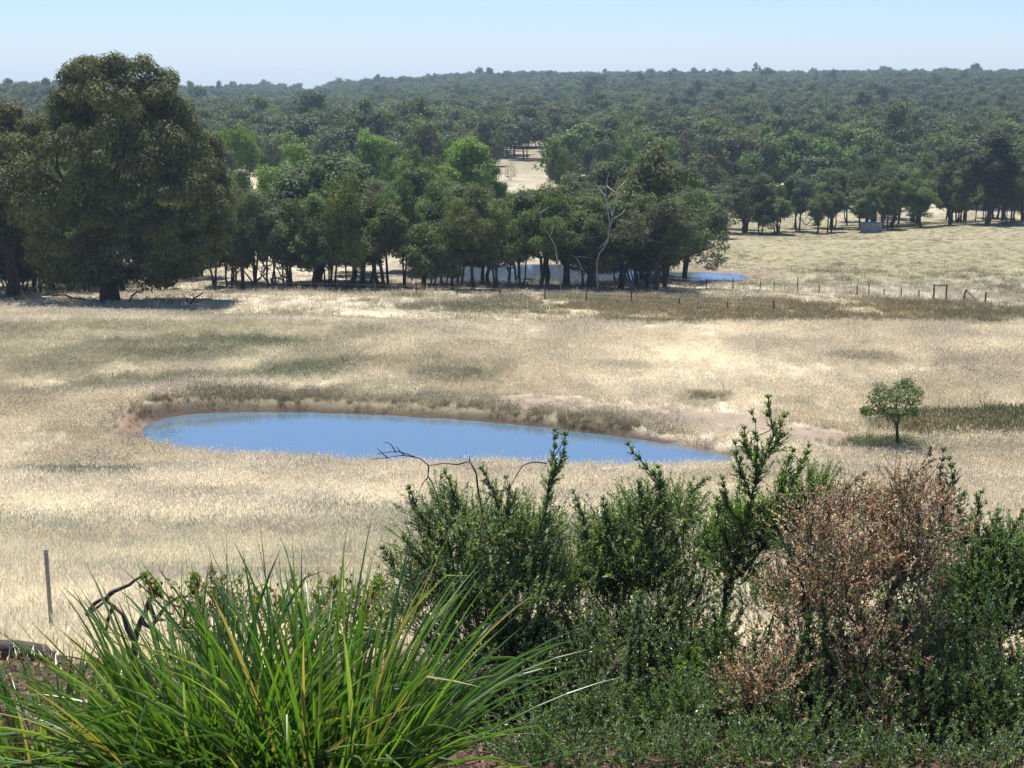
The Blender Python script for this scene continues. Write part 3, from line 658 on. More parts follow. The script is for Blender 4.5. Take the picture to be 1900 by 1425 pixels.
limbs('dead_gum', [[(1040, 545), (1038, 500), (1030, 455), (1012, 425), (1003, 395)], [(1012, 425), (1002, 408), (1000, 392), (985, 365)], [(1020, 440), (1028, 415), (1034, 400), (1046, 388)], [(1003, 395), (1018, 385)]],
      140.6, .085, M_PALEBARK, 'thin pale dead gum with forked bare limbs below the distant clearing', 'dead tree')
limbs('dead_gum', [[(1070, 520), (1078, 495), (1072, 482), (1062, 474)], [(1078, 495), (1084, 505)]], 140.8, .08, M_PALEBARK, 'short broken white dead trunk left of the white limbed gum', 'dead tree')
# grey twiggy bushes right of the big tree
def twig_bush(px, Y, top, w, label):
    b = at(px, Y); H = CZ - float(drop(top, Y)) - b[2]; wm = w * Y / F; n = 420
    d = rdir(n); d[:, 2] = np.abs(d[:, 2]); q = rng.uniform(.3, 1, n)[:, None] ** .5; nodes = d * q * [wm / 2, wm / 2, H * .85] + [0, 0, H * .12]
    P, par, cnt = skeleton(nodes, np.zeros(3), .6); V, Fq = skel_mesh(P, par, cnt, .14, 4, .5, .012, .1)
    o = empty('dead_bush', b); put('branch', mesh('dead_bush', V, [Fq], [M_GREYTWIG]), o); tag(o, label, 'dead bush'); return o
twig_bush(470, 153, 345, 95, 'grey leafless twiggy tree close to the right of the large dark tree')
twig_bush(512, 147, 395, 70, 'smaller grey leafless bush in front of the grey-green dome tree')
twig_bush(948, 350, 290, 28, 'pale dead tree at the left edge of the distant clearing')
twig_bush(1495, 262, 340, 40, 'pale twiggy dead tree in the right-hand row')

# leaning low limb with foliage over the far dam, right end of the wood
b = at(1222, 150); o = empty('leaning_gum', b)
pts_ = np.array([world(px, py, 150 - i * .4) for i, (px, py) in enumerate([(1215, 530), (1222, 505), (1240, 492), (1262, 480), (1285, 470), (1310, 462), (1328, 455)])]) - b
V, Fq = curve_tube(pts_, np.linspace(.32, .07, len(pts_)), 7); put('trunk', mesh('leaning_gum_trunk', V, [Fq], [M_BARK], smooth=True), o)
C = np.array([world(px, py, 148.5 + random.uniform(-1.5, 1)) for px, py in [(1275, 462), (1295, 455), (1300, 478), (1312, 450), (1325, 468), (1335, 480), (1322, 490), (1340, 455), (1285, 446), (1310, 435), (1338, 440), (1262, 450)]]) - b
V, Fq, t = crown_leaves(C, np.full(len(C), .85), 130, .34, .14, 903); c = put('crown', mesh('leaning_gum_crown', V, [Fq], [M_LEAF], t), o); c.color = (*GREY, 1)
tag(o, 'low gum leaning right over the water at the right end of the wood', 'tree')

# ---- the large dark tree
BT = at(205, 125); o = empty('large_tree', BT); ppm = F / (125 * 1.02)
H = CZ - float(drop(103, 125)) - BT[2]
def bt(px, py): w = world(px, py, 125) - BT; return w[0], w[2]
outline = [(116, 122), (145, 103), (215, 94), (285, 102), (325, 140), (345, 175), (375, 215), (400, 260), (418, 310), (430, 360), (425, 420), (412, 460), (385, 505), (330, 528), (250, 530), (150, 528), (95, 522), (70, 480), (50, 430), (20, 380), (-15, 330), (0, 280), (50, 225), (105, 190), (122, 160)]
OP = np.array([bt(*p) for p in outline])
rt = np.random.default_rng(77); C = []
while len(C) < 330:
    x = rt.uniform(OP[:, 0].min(), OP[:, 0].max()); z = rt.uniform(OP[:, 1].min(), OP[:, 1].max()); s = poly_sd(np.array([x]), np.array([z]), OP)[0]
    if s > -.55: continue
    # depth: rounded body
    xm = bt(215, 300)[0]; D_ = min(8.5, 3.0 + (-s) * 1.35); a = rt.uniform(-1, 1); y = np.sign(a) * abs(a) ** .45 * D_ * .95
    C.append((x, y, z))
ce = OP.mean(0)
for _ in range(400):
    x, z = rt.uniform(OP[:, 0].min(), OP[:, 0].max()), rt.uniform(OP[:, 1].max() - 6, OP[:, 1].max())
    if len(C) < 390 and poly_sd(np.array([x]), np.array([z]), OP)[0] < -.7: C.append((x, rt.uniform(-2.5, 2.5), z))
for i in range(len(OP)):
    a, b_ = OP[i], OP[(i + 1) % len(OP)]; m = max(1, int(np.linalg.norm(b_ - a) / 1.0))
    for t in np.linspace(0, 1, m, endpoint=False):
        q = a * (1 - t) + b_ * t; q = q + (ce - q) / np.linalg.norm(ce - q) * rt.uniform(.5, 1.3); C.append((q[0], rt.uniform(-2.6, 2.6), q[1]))
C = np.array(C); Rr = rt.uniform(.8, 1.6, len(C)); Rr = np.minimum(Rr, np.maximum(.95, -poly_sd(C[:, 0], C[:, 2], OP) * 1.1))
V, Fq, t = crown_leaves(C, Rr, 340, .33, .14, 905, droop=.9, tintr=(.6, 1.5), flat=.85, zlo=-.5)
c = put('crown', mesh('large_tree_crown', V, [Fq], [M_LEAF], t), o); c.color = (.088, .092, .040, 1)
hub = np.array([.1, 0, 3.2]); V1, F1 = curve_tube([[0, 0, -.6], [0, 0, .3], [-.05, 0, 1.5], hub, [.0, .2, 6]], [1.25, .95, .8, .8, .5], 12)
P, par, cnt = skeleton(C[rt.permutation(len(C))[:150]], hub, .8); V2, F2 = skel_mesh(P, par, cnt, .62, 6, .5, .05, .06)
V, Fq = merge([(V1, F1), (V2, F2)]); put('trunk', mesh('large_tree_trunk', V, [Fq], [M_BARK], smooth=True), o)
tag(o, 'large dark dense tree with drooping olive crown standing alone left in the paddock', 'tree')
# fallen branches beneath it
M_FALLEN = noise_mat('fallen_wood', (.045, .035, .03), (.12, .10, .085), 6)
limbs('fallen_branch', [[(350, 571), (358, 556), (370, 548), (378, 541)], [(352, 568), (345, 553), (338, 546)], [(356, 560), (366, 561), (380, 556)], [(360, 554), (358, 545), (366, 538)]], 122.5, .12, M_FALLEN, 'dead forked branch sticking up at the right end of the shade', 'fallen branch')
limbs('fallen_branch', [[(240, 560), (244, 550), (254, 541), (262, 544), (270, 536)], [(250, 545), (262, 537)]], 123, .11, M_FALLEN, 'curved dead branch right beside the large trunk', 'fallen branch')
limbs('fallen_branch', [[(358, 570), (330, 566), (305, 561), (280, 559), (265, 562)], [(318, 564), (302, 556), (288, 556)], [(340, 567), (322, 560)]], 122.8, .13, M_FALLEN, 'long dead branch lying flat between trunk and forked branch', 'fallen branch')
limbs('fallen_branch', [[(160, 556), (135, 553), (120, 547), (100, 549), (86, 547)], [(135, 553), (122, 555)]], 124, .11, M_FALLEN, 'dead branch lying left of the large trunk', 'fallen branch')

# ---- sapling at right in the paddock
g = ground_at(1665, 832); o = empty('sapling', g); Yg = g[1]
def sp(px, py, dy=0): return world(px, py, Yg + dy) - g
tp = [sp(1664, 836), sp(1665, 815), sp(1664, 795), sp(1667, 775), sp(1663, 755), sp(1664, 735)]; V1, F1 = curve_tube(tp, [.10, .075, .06, .05, .04, .03], 7)
cc = [(1625, 735, .5), (1640, 728, .55), (1655, 722, .5), (1645, 745, .6), (1625, 752, .5), (1612, 762, .35), (1640, 765, .45), (1660, 750, .6), (1678, 735, .5), (1690, 722, .4), (1683, 708, .35), (1672, 715, .35), (1700, 738, .35), (1690, 752, .42), (1675, 765, .42), (1655, 770, .4), (1695, 765, .25), (1604, 760, .2), (1630, 718, .38), (1703, 725, .25), (1665, 735, .55)]
C = np.array([sp(a, b_, random.uniform(-.9, .9)) for a, b_, q in cc]); Rr = np.array([q for *_, q in cc]) * .85
P, par, cnt = skeleton(C, tp[2], .5); V2, F2 = skel_mesh(P, par, cnt, .05, 5, .5, .012, .06); V, Fq = merge([(V1, F1), (V2, F2)])
put('trunk', mesh('sapling_trunk', V, [Fq], [M_BARK], smooth=True), o); V, Fq, t = crown_leaves(C, Rr, 150, .12, .055, 907, droop=.5)
c = put('crown', mesh('sapling_crown', V, [Fq], [M_LEAF], t), o); c.color = (.10, .14, .055, 1)
tag(o, 'small lone sapling with round green crown right of the near dam', 'tree')

# ------------------------------------------------------------------ far forest
FORM = [gum('forest_gum', 500 + i, 14, 10, .16, 12, 5, 1.7, 36, L=.75, lw=.5, stems=1, droop=.4, trunk_r=.22) for i in range(6)]
def forest_ok(px, Y):
    if 912 < px < 1045 and 300 < Y < 440: return False
    if 430 < px < 495 and 300 < Y < 370: return False
    if 1300 < px < 1560 and 398 < Y < 412: return False
    if 930 < px < 1100 and 760 < Y < 830: return False
    return True
cand = []
for Y0, Y1, dens in ((300, 480, 1 / 95.), (480, 800, 1 / 62.), (800, 1150, 1 / 75.), (1150, 1620, 1 / 95.)):
    n = int(.405 * (Y1 ** 2 - Y0 ** 2) * dens); Y = np.sqrt(rng.uniform(Y0 ** 2, Y1 ** 2, n)); a = rng.uniform(-130, 2030, n); cand.append(np.stack([a, Y], 1))
cand = np.concatenate(cand); Xc = (cand[:, 0] - 950) * cand[:, 1] * 1.015 / F; Yc = cand[:, 1]
ok = np.array([forest_ok(a, y) for a, y in cand])
# far left ridge opens into bare paddock
open_ = fbm(Xc, Yc, 120, 91, 3); ok &= ~((cand[:, 0] < 620) & (Yc > 830) & (open_ > -.30)); ok &= ~((Yc > 480) & (open_ < -.62))
cand, Xc, Yc = cand[ok], Xc[ok], Yc[ok]; Zc = terrain(Xc, Yc)
Hc = rng.uniform(10, 16.5, len(Xc)) * np.where(rng.uniform(0, 1, len(Xc)) < .02, 1.3, 1); Wc = rng.uniform(6.5, 13, len(Xc))
order = np.argsort(Yc); ntree = len(TREES) ; NI = max(0, 300 - ntree)
near_i, far_i = order[:NI], order[NI:]
FG = 'nearest trees of the forest band beyond the wood'
for i in near_i:
    v = random.randrange(6); tr, cr, h0, w0 = FORM[v]; o = empty('forest_tree', (Xc[i], Yc[i], Zc[i]), random.uniform(0, 6.28)); s = Wc[i] / w0; o.scale = (s, s, Hc[i] / h0)
    put('trunk', tr, o); c = put('crown', cr, o); col = random.choice([DKOL, OL, GREY, GREY, GRN, BRN]); c.color = (*col, 1)
    tag(o, CN[col] + ' gum in the forest band beyond the wood', 'tree', FG)
bands = {}
for o in [q for q in COL.objects if q.get('group') == FG]:
    pxx = 950 + F * o.location.x / (1.015 * o.location.y); cn = o['label'].split(' gum')[0]
    reg = 'behind the large dark tree' if pxx < 430 else 'left of the pale clearing' if pxx < 930 else 'right of the pale clearing' if pxx < 1330 else 'above the right-hand row'
    bands.setdefault((cn, reg), []).append((pxx, o))
ORDL = ORD + ['tenth', 'eleventh', 'twelfth', 'thirteenth', 'fourteenth', 'fifteenth', 'sixteenth', 'seventeenth', 'eighteenth', 'nineteenth', 'twentieth']
for (cn, reg), L_ in bands.items():
    for i, (_, ob) in enumerate(sorted(L_, key=lambda q: q[0])):
        ob['label'] = f"{cn} forest tree {reg}, " + (f"{ORDL[min(i, 19)]} from the left" if len(L_) > 1 else 'the only one so coloured')
def joined(i, tr, cr):
    vt = np.zeros(len(tr.vertices) * 3); tr.vertices.foreach_get('co', vt); vt = vt.reshape(-1, 3); vc = np.zeros(len(cr.vertices) * 3); cr.vertices.foreach_get('co', vc); vc = vc.reshape(-1, 3)
    ft = np.zeros(len(tr.loops), int); tr.loops.foreach_get('vertex_index', ft); fc = np.zeros(len(cr.loops), int); cr.loops.foreach_get('vertex_index', fc)
    col = np.zeros(len(vc) * 4); cr.color_attributes[0].data.foreach_get('color', col); col = col.reshape(-1, 4)[:, :3]
    ft = ft.reshape(-1, 4); fc = fc.reshape(-1, 4) + len(vt)
    return mesh('forest_tree_form', np.concatenate([vt, vc]), [ft, fc], [M_BARK, M_FAR], np.concatenate([np.ones((len(vt), 3)), col]), mi=np.concatenate([np.zeros(len(ft)), np.ones(len(fc))]))
src = [loose('forest_tree_form', joined(i, f[0], f[1])) for i, f in enumerate(FORM)]
n = len(far_i); s = Wc[far_i] / 10; scatter('far_forest', np.stack([Xc[far_i], Yc[far_i], Zc[far_i]], 1), rng.uniform(0, 6.28, n), np.zeros((n, 2)), s, rng.integers(0, 6, n), src, 'dense eucalypt forest covering the hills up to the skyline', 'forest', scl3=np.stack([s, s, Hc[far_i] / 14], 1))
# lone trees on the left skyline
for px, Y, H, w, lb in [(15, 900, 16, 13, 'rounded tree on the skyline at the left photo edge'), (60, 905, 15, 6, 'thin topped skyline tree second from the left edge'), (85, 890, 12, 14, 'low spreading skyline tree just left of the large dark tree'), (108, 910, 13, 9, 'open skyline tree touching the large dark crown'),
                        (705, 1400, 20, 13, 'taller tree rising above the far ridge left of centre'), (1403, 1450, 24, 10, 'lone tall tree rising above the far ridge right of centre'), (1640, 1450, 20, 14, 'second tall tree above the far ridge, right part')]:
    tree(px, Y, None, w * F / Y / 1.02, 'open', GREY, lb, name='skyline_tree', H=H)

# ------------------------------------------------------------------ fences on the flat
M_POST = noise_mat('weathered_post', (.06, .05, .04), (.15, .125, .10), 8); M_WIRE = noise_mat('fence_wire', (.2, .19, .18), (.35, .33, .31), 20, .5, 0, metallic=.6); M_STEEL = noise_mat('steel_picket', (.34, .32, .28), (.48, .45, .40), 25, .6)
def boxv(c, s): 
    v = np.array([[x, y, z] for x in (-.5, .5) for y in (-.5, .5) for z in (-.5, .5)]) * s + c
    return v, np.array([[0, 1, 3, 2], [4, 6, 7, 5], [0, 4, 5, 1], [2, 3, 7, 6], [0, 2, 6, 4], [1, 5, 7, 3]])
def fence(name, pl, label, Yf, wires=(.5, .85), pw=.10, mats=None, ht=1.15):
    o = empty(name, at(pl[0][0], Yf(pl[0][0]))); b0 = np.array(o.location); tops = []
    for px, hh, *lean in pl:
        p = at(px, Yf(px)) - b0; h = ht * hh; ln = lean[0] if lean else random.uniform(-.05, .05)
        V, Fq = curve_tube([p + [0, 0, -.4], p + [ln * h * .5, 0, h * .5], p + [ln * h, random.uniform(-.04, .04), h]], [pw, pw * .95, pw * .8], 6)
        Fq2 = np.arange(len(V) - 6, len(V)); me = mesh('post', V, [Fq, np.array([[Fq2[0], Fq2[1], Fq2[2], Fq2[3]], [Fq2[0], Fq2[3], Fq2[4], Fq2[5]]])], [mats[0]]); put('post', me, o); tops.append((p, ln))
    for wz in wires:
        V, Fq = merge([tubes([a + [la * wz, 0, wz]], [b_ + [lb_ * wz, 0, wz]], [.006], [.006], 4) for (a, la), (b_, lb_) in zip(tops[:-1], tops[1:])]); put('wire', mesh('wire', V, [Fq], [mats[1]]), o)
    tag(o, label, 'fence'); return o
fence('wire_fence', [(400, .8), (470, .8), (555, .9), (625, .8), (697, 1), (772, 1.05), (848, 1.05), (925, 1.2, .25), (1010, 1, .1), (1088, 1.15), (1172, 1.1), (1260, .7), (1350, .7), (1435, 1)], 'old wire fence of leaning dark posts across the olive flat', lambda px: 139 - (px - 555) * .019, mats=(M_POST, M_WIRE), pw=.075)
fence('wire_fence', [(1235, .9), (1310, .9), (1360, 1.1), (1410, .9), (1436, .85), (1480, 1.45), (1520, .8), (1590, .9), (1612, 1.2), (1640, .7), (1672, .9), (1705, .8)], 'wire fence below the grassy hill ending at the gateway', lambda px: 150.5 - (px - 1235) * .028, mats=(M_POST, M_WIRE), pw=.06)
# gateway
Yq = 137.0; b = at(1732, Yq); o = empty('gateway', b)
for px in (1732, 1755):
    p = at(px, Yq) - b; V, Fq = curve_tube([p + [0, 0, -.3], p + [0, 0, .8], p + [0, 0, 1.5]], [.09, .085, .08], 6); put('post', mesh('gate_post', V, [Fq], [M_POST]), o)
pa = at(1732, Yq) - b + [0, 0, 1.42]; pb = at(1755, Yq) - b + [0, 0, 1.42]; V, Fq = tubes([pa], [pb], [.05], [.05], 6); put('rail', mesh('gate_rail', V, [Fq], [M_POST]), o)
tag(o, 'two dark gate posts joined by a top rail at right below the hill', 'gateway')
Yq = 135.0; b = at(1788, Yq); o = empty('strainer_post', b); V, Fq = curve_tube([[0, 0, -.3], [.05, 0, .7], [.18, 0, 1.25]], [.09, .09, .08], 6); put('post', mesh('strainer_post', V, [Fq], [M_POST]), o)
V, Fq = tubes([[.15, 0, 1.1]], [[1.2, 0, .2]], [.05], [.05], 5); put('brace', mesh('strainer_brace', V, [Fq], [M_POST]), o); tag(o, 'leaning strainer post with slanting brace right of the gateway', 'post')
b = at(1828, 134.); V, Fq = curve_tube([[0, 0, -.3], [0, 0, .5], [.02, 0, 1.05]], [.09, .09, .08], 6); o = put('fence_post', mesh('fence_post', V, [Fq], [M_POST]), None, b); tag(o, 'single short dark post farthest right on the flat', 'post')

# small grey tank under the trees
M_TANK = noise_mat('concrete_tank', (.17, .18, .19), (.27, .28, .29), 2, .8)
b = at(1616, 231); o = empty('water_tank', b); s = 1.75
an = np.linspace(0, 2 * np.pi, 22, endpoint=False)
ring = lambda r_, z: np.stack([np.cos(an) * r_, np.sin(an) * r_, np.full(22, z)], 1)
V = np.concatenate([ring(s, -.3), ring(s, 1.42), ring(s * 1.04, 1.42), ring(s * 1.04, 1.52)]); i = np.arange(22); j = (i + 1) % 22
put('tank_wall', mesh('tank_wall', V, [np.concatenate([np.stack([i + 22 * k, j + 22 * k, j + 22 * (k + 1), i + 22 * (k + 1)], 1) for k in range(3)])], [M_TANK]), o)
V = np.concatenate([ring(s * 1.02, 1.5), [[0, 0, 1.66]]]); put('tank_lid', mesh('tank_lid', V, [np.stack([i, j, np.full(22, 22)], 1)], [noise_mat('tank_lid', (.33, .36, .38), (.45, .47, .48), 3)]), o)
tag(o, 'low round grey water tank beneath the right-hand row of trees', 'water tank')

# ------------------------------------------------------------------ garden fence, foreground
o = empty('garden_fence', at(100, 14.6)); b0 = np.array(o.location)
for px in (-760, 100, 960):
    p = at(px, 14.6) - b0; zt = (CZ - float(drop(1020, 14.6))) - b0[2]
    # Y-section star picket
    vs = []; fs = []; c_ = 0
    for a in (90, 210, 330):
        dx, dy = math.cos(R(a)) * .026, math.sin(R(a)) * .026; nx, ny = -math.sin(R(a)) * .003, math.cos(R(a)) * .003
        q = np.array([[nx, ny], [dx + nx, dy + ny], [dx - nx, dy - ny], [-nx, -ny]]); v = np.concatenate([np.c_[q, np.full(4, -.4)], np.c_[q, np.full(4, zt)]]) + [p[0], p[1], p[2] * 0]
        vs.append(v); fs.append(np.array([[0, 1, 5, 4], [1, 2, 6, 5], [2, 3, 7, 6], [3, 0, 4, 7], [4, 5, 6, 7]]) + c_); c_ += 8
    put('picket', mesh('picket', np.concatenate(vs), [np.concatenate(fs)], [M_STEEL]), o)
for py in (1023, 1046, 1100):
    A = world(-330, py, 14.57) - b0; B = world(1000, py + 4, 14.57) - b0; n = 14; t = np.linspace(0, 1, n)[:, None]; pts_ = A * (1 - t) + B * t; pts_[:, 2] -= .012 * np.abs(np.sin(t[:, 0] * np.pi * 3))
    V, Fq = curve_tube(pts_, np.full(n, .0013), 4); put('wire', mesh('garden_wire', V, [Fq], [M_WIRE]), o)
tag(o, 'garden fence of thin steel pickets and plain wires behind the strappy grass', 'fence')

M_CHIP = grass_mat(); M_CHIP.name = 'bark_chip'
def chip_mesh(seed):
    r = np.random.default_rng(seed); n = 26; P_ = np.c_[r.normal(0, .09, n), r.normal(0, .09, n), r.uniform(0, .02, n)]; D = rdir(n, r); D[:, 2] *= .35
    V, Fq = leaves(P_, D, np.array([0, 0, 1.]) + rdir(n, r) * .6, r.uniform(.02, .075, n), r.uniform(.006, .022, n), .3); return mesh('mulch_chips', V, [Fq], [M_CHIP], np.repeat(r.uniform(.45, 1.6, n), 4))
chips = [loose('mulch_chips', chip_mesh(700 + i)) for i in range(4)]
n = 14000; Y = rng.uniform(4.5, 13.4, n); X = rng.uniform(-1, 1, n) * (.5 * Y + 1.2)
CC = np.array([[.22, .13, .10], [.30, .20, .15], [.12, .08, .06], [.42, .34, .26], [.17, .11, .09], [.10, .12, .05]])[rng.integers(0, 6, n)]
scatter('garden_mulch', np.c_[X, Y, terrain(X, Y) + .004], rng.uniform(0, 6.28, n), np.c_[rng.normal(0, .15, n) + .3, rng.normal(0, .1, n)], rng.uniform(.7, 1.5, n), rng.integers(0, 4, n), chips, 'reddish bark mulch and leaf litter of the garden bed', 'mulch', CC)

# dark log edging and gnarled dead shrub at left
M_LOG = noise_mat('charred_log', (.03, .025, .022), (.09, .075, .065), 9, stretch=(1, 4, 4))
lp = [world(px, py, 13.2) for px, py in [(-120, 1195), (-40, 1206), (30, 1206), (80, 1212), (130, 1236)]]; b0 = lp[0]; lp = [p - b0 for p in lp]
V, Fq = curve_tube(lp, [.10, .11, .10, .09, .055], 10); k = np.arange(len(V) - 10, len(V)); o = put('garden_log', mesh('garden_log', V, [Fq, k[None, [0, 1, 2, 3]], k[None, [0, 3, 4, 5]], k[None, [0, 5, 6, 7]], k[None, [0, 7, 8, 9]]], [M_LOG], smooth=True), None, b0)
tag(o, 'dark weathered log edging the garden bed at the left photo edge', 'log')
Yd = 9.4
limbs('dead_shrub', [[(240, 1300, 0), (243, 1240, 0), (250, 1190, 0), (262, 1150, .02), (275, 1118, 0), (300, 1080, .1)], [(250, 1190, 0), (235, 1165, 0), (228, 1140, 0), (212, 1125, .05), (195, 1115, 0), (160, 1142, .05)], [(195, 1115, 0), (205, 1100, 0), (240, 1085, 0), (262, 1070, 0)],
                     [(262, 1150, .02), (280, 1165, 0), (300, 1135, 0), (312, 1120, 0), (335, 1105, 0)], [(212, 1125, .05), (200, 1150, 0), (196, 1175, 0)], [(275, 1118, 0), (290, 1150, 0), (310, 1150, -.1)], [(160, 1142, .05), (175, 1120, .1), (200, 1108, .1), (222, 1090, .1)]], Yd, .032, noise_mat('gnarled_wood', (.05, .04, .035), (.16, .125, .11), 30), 'gnarled bare dead shrub with crooked stems at left beyond the strappy leaves', 'dead shrub', taper=.45, base=world(240, 1310, Yd))

# ------------------------------------------------------------------ foreground shrubs
def shrub(name, label, base_px, Yb, blobs, leaders, col, leaf=(.021, .0082), n_shoot=1400, per=50, seed=1, spec=.6, rough=.33, stem=.03, dead=None, up=.55, gap=.0054, cat='shrub', mat=None, shoot=(.10, .27), parts=True, twigmat=None, mixc=None, cut=-.22):
    n_shoot = int(n_shoot * 1.5); r = np.random.default_rng(seed); bx = at(base_px, Yb); b = np.array(bx)
    B = np.array([np.append(world(px, py + 22, Y) - b, rr) for px, py, Y, rr in blobs]); wgt = B[:, 3] ** 2; wgt /= wgt.sum()
    k = r.choice(len(B), n_shoot, p=wgt); d = rdir(n_shoot, r); d[:, 2] = np.abs(d[:, 2]) * .9 + d[:, 2] * .1
    st = B[k, :3] + d * (B[k, 3] * r.uniform(.15, .95, n_shoot) ** .6)[:, None]
    w3 = st * 2.6 + seed; cull = fbm(w3[:, 0] + 3 * w3[:, 1], w3[:, 2] + 2 * w3[:, 1], 1.0, seed, 2); keep = cull > cut; st, d = st[keep], d[keep]; n_shoot = len(st)
    D0 = unit(d * .7 + rdir(n_shoot, r) * .5 + np.array([0, 0, up])); Ln = r.uniform(*shoot, n_shoot)
    nodes = st[r.permutation(n_shoot)[:min(n_shoot, 300)]]
    lead_n = []
    for pl in leaders:
        pp = np.array([world(px, py, Y) - b for px, py, Y in pl]); seg = []
        for a, c_ in zip(pp[:-1], pp[1:]):
            m = max(2, int(np.linalg.norm(c_ - a) / .05))
            for t in np.linspace(0, 1, m, endpoint=False): seg.append(a * (1 - t) + c_ * t)
        seg.append(pp[-1]); seg = np.array(seg) + r.normal(0, .004, (len(seg), 3)); lead_n.append(seg)
        tt = np.linspace(0, 1, len(seg)); dirs = unit(np.gradient(seg, axis=0))
        for i in range(len(seg)):
            for q in range(8):
                st = np.concatenate([st, seg[i:i + 1]]); sidev = rdir(1, r)[0]; D0 = np.concatenate([D0, unit(dirs[i:i + 1] * 1.15 + sidev * .7)]); Ln = np.concatenate([Ln, [(.03 + .11 * (1 - tt[i])) * r.uniform(.5, 1.2)]])
    E = st + D0 * Ln[:, None]
    if len(nodes):
        allN = np.concatenate([nodes] + [s_[::3] for s_ in lead_n]) if lead_n else nodes
        P, par, cnt = skeleton(allN, np.array([0, 0, -.15]), .5); V1, F1 = skel_mesh(P, par, cnt, stem, 5, .5, .0028, .05)
    mid = (st + E) / 2 + rdir(len(st), r) * (Ln * .08)[:, None]
    V2, F2 = merge([tubes(st, mid, np.full(len(st), .0022), np.full(len(st), .0018), 3), tubes(mid, E, np.full(len(st), .0018), np.full(len(st), .0009), 3)])
    V, Fq = merge([(V1, F1), (V2, F2)] + [curve_tube(s_, np.linspace(.008, .002, len(s_)), 5) for s_ in lead_n])
    o = empty(name, b); tag(o, label, cat)
    put('stem', mesh(name + '_stem', V, [Fq], [twigmat or M_TWIG]), o)
    m = np.clip((Ln / gap).astype(int), 6, per); idx = np.repeat(np.arange(len(st)), m); n = len(idx); t = r.uniform(.08, 1.02, n)
    Pq = st[idx] * (1 - t)[:, None] + E[idx] * t[:, None]; Dd = unit(D0[idx] * .9 + rdir(n, r) * .8); Nn = unit(rdir(n, r) + np.array([0, 0, .5]))
    V, Fq = leaves(Pq, Dd, Nn, leaf[0] * r.uniform(.6, 1.3, n), leaf[1] * r.uniform(.7, 1.25, n), .2)
    hue = mixc[r.integers(0, len(mixc), len(st))] if mixc is not None else np.array([[1, 1, 1], [1.35, 1.15, 1.0], [.8, .95, 1.0], [1.25, 1.1, 1.5], [1, 1.1, .8]])[r.integers(0, 5, len(st))]
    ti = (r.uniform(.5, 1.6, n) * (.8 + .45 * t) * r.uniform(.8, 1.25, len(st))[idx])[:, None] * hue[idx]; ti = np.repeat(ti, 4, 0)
    c = put('foliage', mesh(name + '_foliage', V, [Fq], [mat], ti), o); c.color = (*col, 1); c['kind'] = 'stuff'
    return o, st
M_SHRUB = foliage_mat('shrub_leaf', 'object', rough=.38, spec=.6, trans=.32, tstr=(1.4, 1.8, .5))
M_DEADLEAF = foliage_mat('dead_leaf', 'object', rough=.6, spec=.35, trans=.25, tstr=(1.2, 1.12, .95))
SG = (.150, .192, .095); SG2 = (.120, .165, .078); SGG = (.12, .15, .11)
shrub('green_shrub', 'grey-green leafy shrub with a tall shoot at its top, centre of the foreground', 960, 8.6,
      [(830, 960, 8.5, .16), (870, 990, 8.5, .24), (920, 990, 8.6, .24), (800, 1020, 8.4, .14), (980, 1000, 8.7, .26), (850, 1080, 8.4, .33), (950, 1100, 8.5, .38), (790, 1130, 8.3, .22), (1020, 1090, 8.7, .3), (900, 1210, 8.3, .42), (1000, 1230, 8.4, .42), (860, 1330, 8.1, .35), (970, 1350, 8.1, .42), (760, 1070, 8.5, .12), (1050, 1340, 8.2, .36)],
      [[(1000, 990, 8.6), (1015, 930, 8.6), (1025, 870, 8.6), (1030, 800, 8.6)], [(1015, 900, 8.6), (1045, 850, 8.6), (1050, 808, 8.6)], [(870, 980, 8.5), (845, 930, 8.5), (828, 880, 8.45)], [(930, 960, 8.5), (915, 910, 8.5), (895, 872, 8.5)], [(800, 1000, 8.4), (775, 950, 8.4), (760, 908, 8.4)], [(940, 960, 8.5), (952, 930, 8.5), (940, 890, 8.5)], [(760, 1090, 8.4), (730, 1060, 8.4), (712, 1020, 8.4)],
       [(800, 1060, 8.4), (770, 1030, 8.4), (750, 1000, 8.4)]],
      SG, n_shoot=3000, seed=3, mat=M_SHRUB)
shrub('green_shrub', 'rounded green shrub between the central shrub and the tall upright one', 1190, 9.0,
      [(1130, 1000, 9, .22), (1200, 960, 9, .2), (1250, 950, 9.1, .18), (1180, 1040, 9, .34), (1270, 1030, 9.1, .28), (1100, 1090, 8.9, .3), (1200, 1130, 8.9, .4), (1120, 1220, 8.7, .4), (1230, 1240, 8.7, .38), (1150, 1340, 8.4, .42), (1250, 1370, 8.4, .36)],
      [[(1240, 940, 9), (1215, 885, 9), (1190, 855, 9), (1165, 828, 9)], [(1220, 950, 9), (1228, 900, 9), (1220, 870, 9)], [(1090, 1010, 8.9), (1082, 960, 8.9), (1065, 915, 8.9)], [(1130, 1000, 8.9), (1125, 960, 8.9), (1120, 930, 8.9)], [(1180, 960, 9), (1190, 920, 9), (1186, 900, 9)], [(1260, 960, 9.2), (1290, 905, 9.2), (1312, 890, 9.2)]],
      SG, n_shoot=2500, seed=4, mat=M_SHRUB)
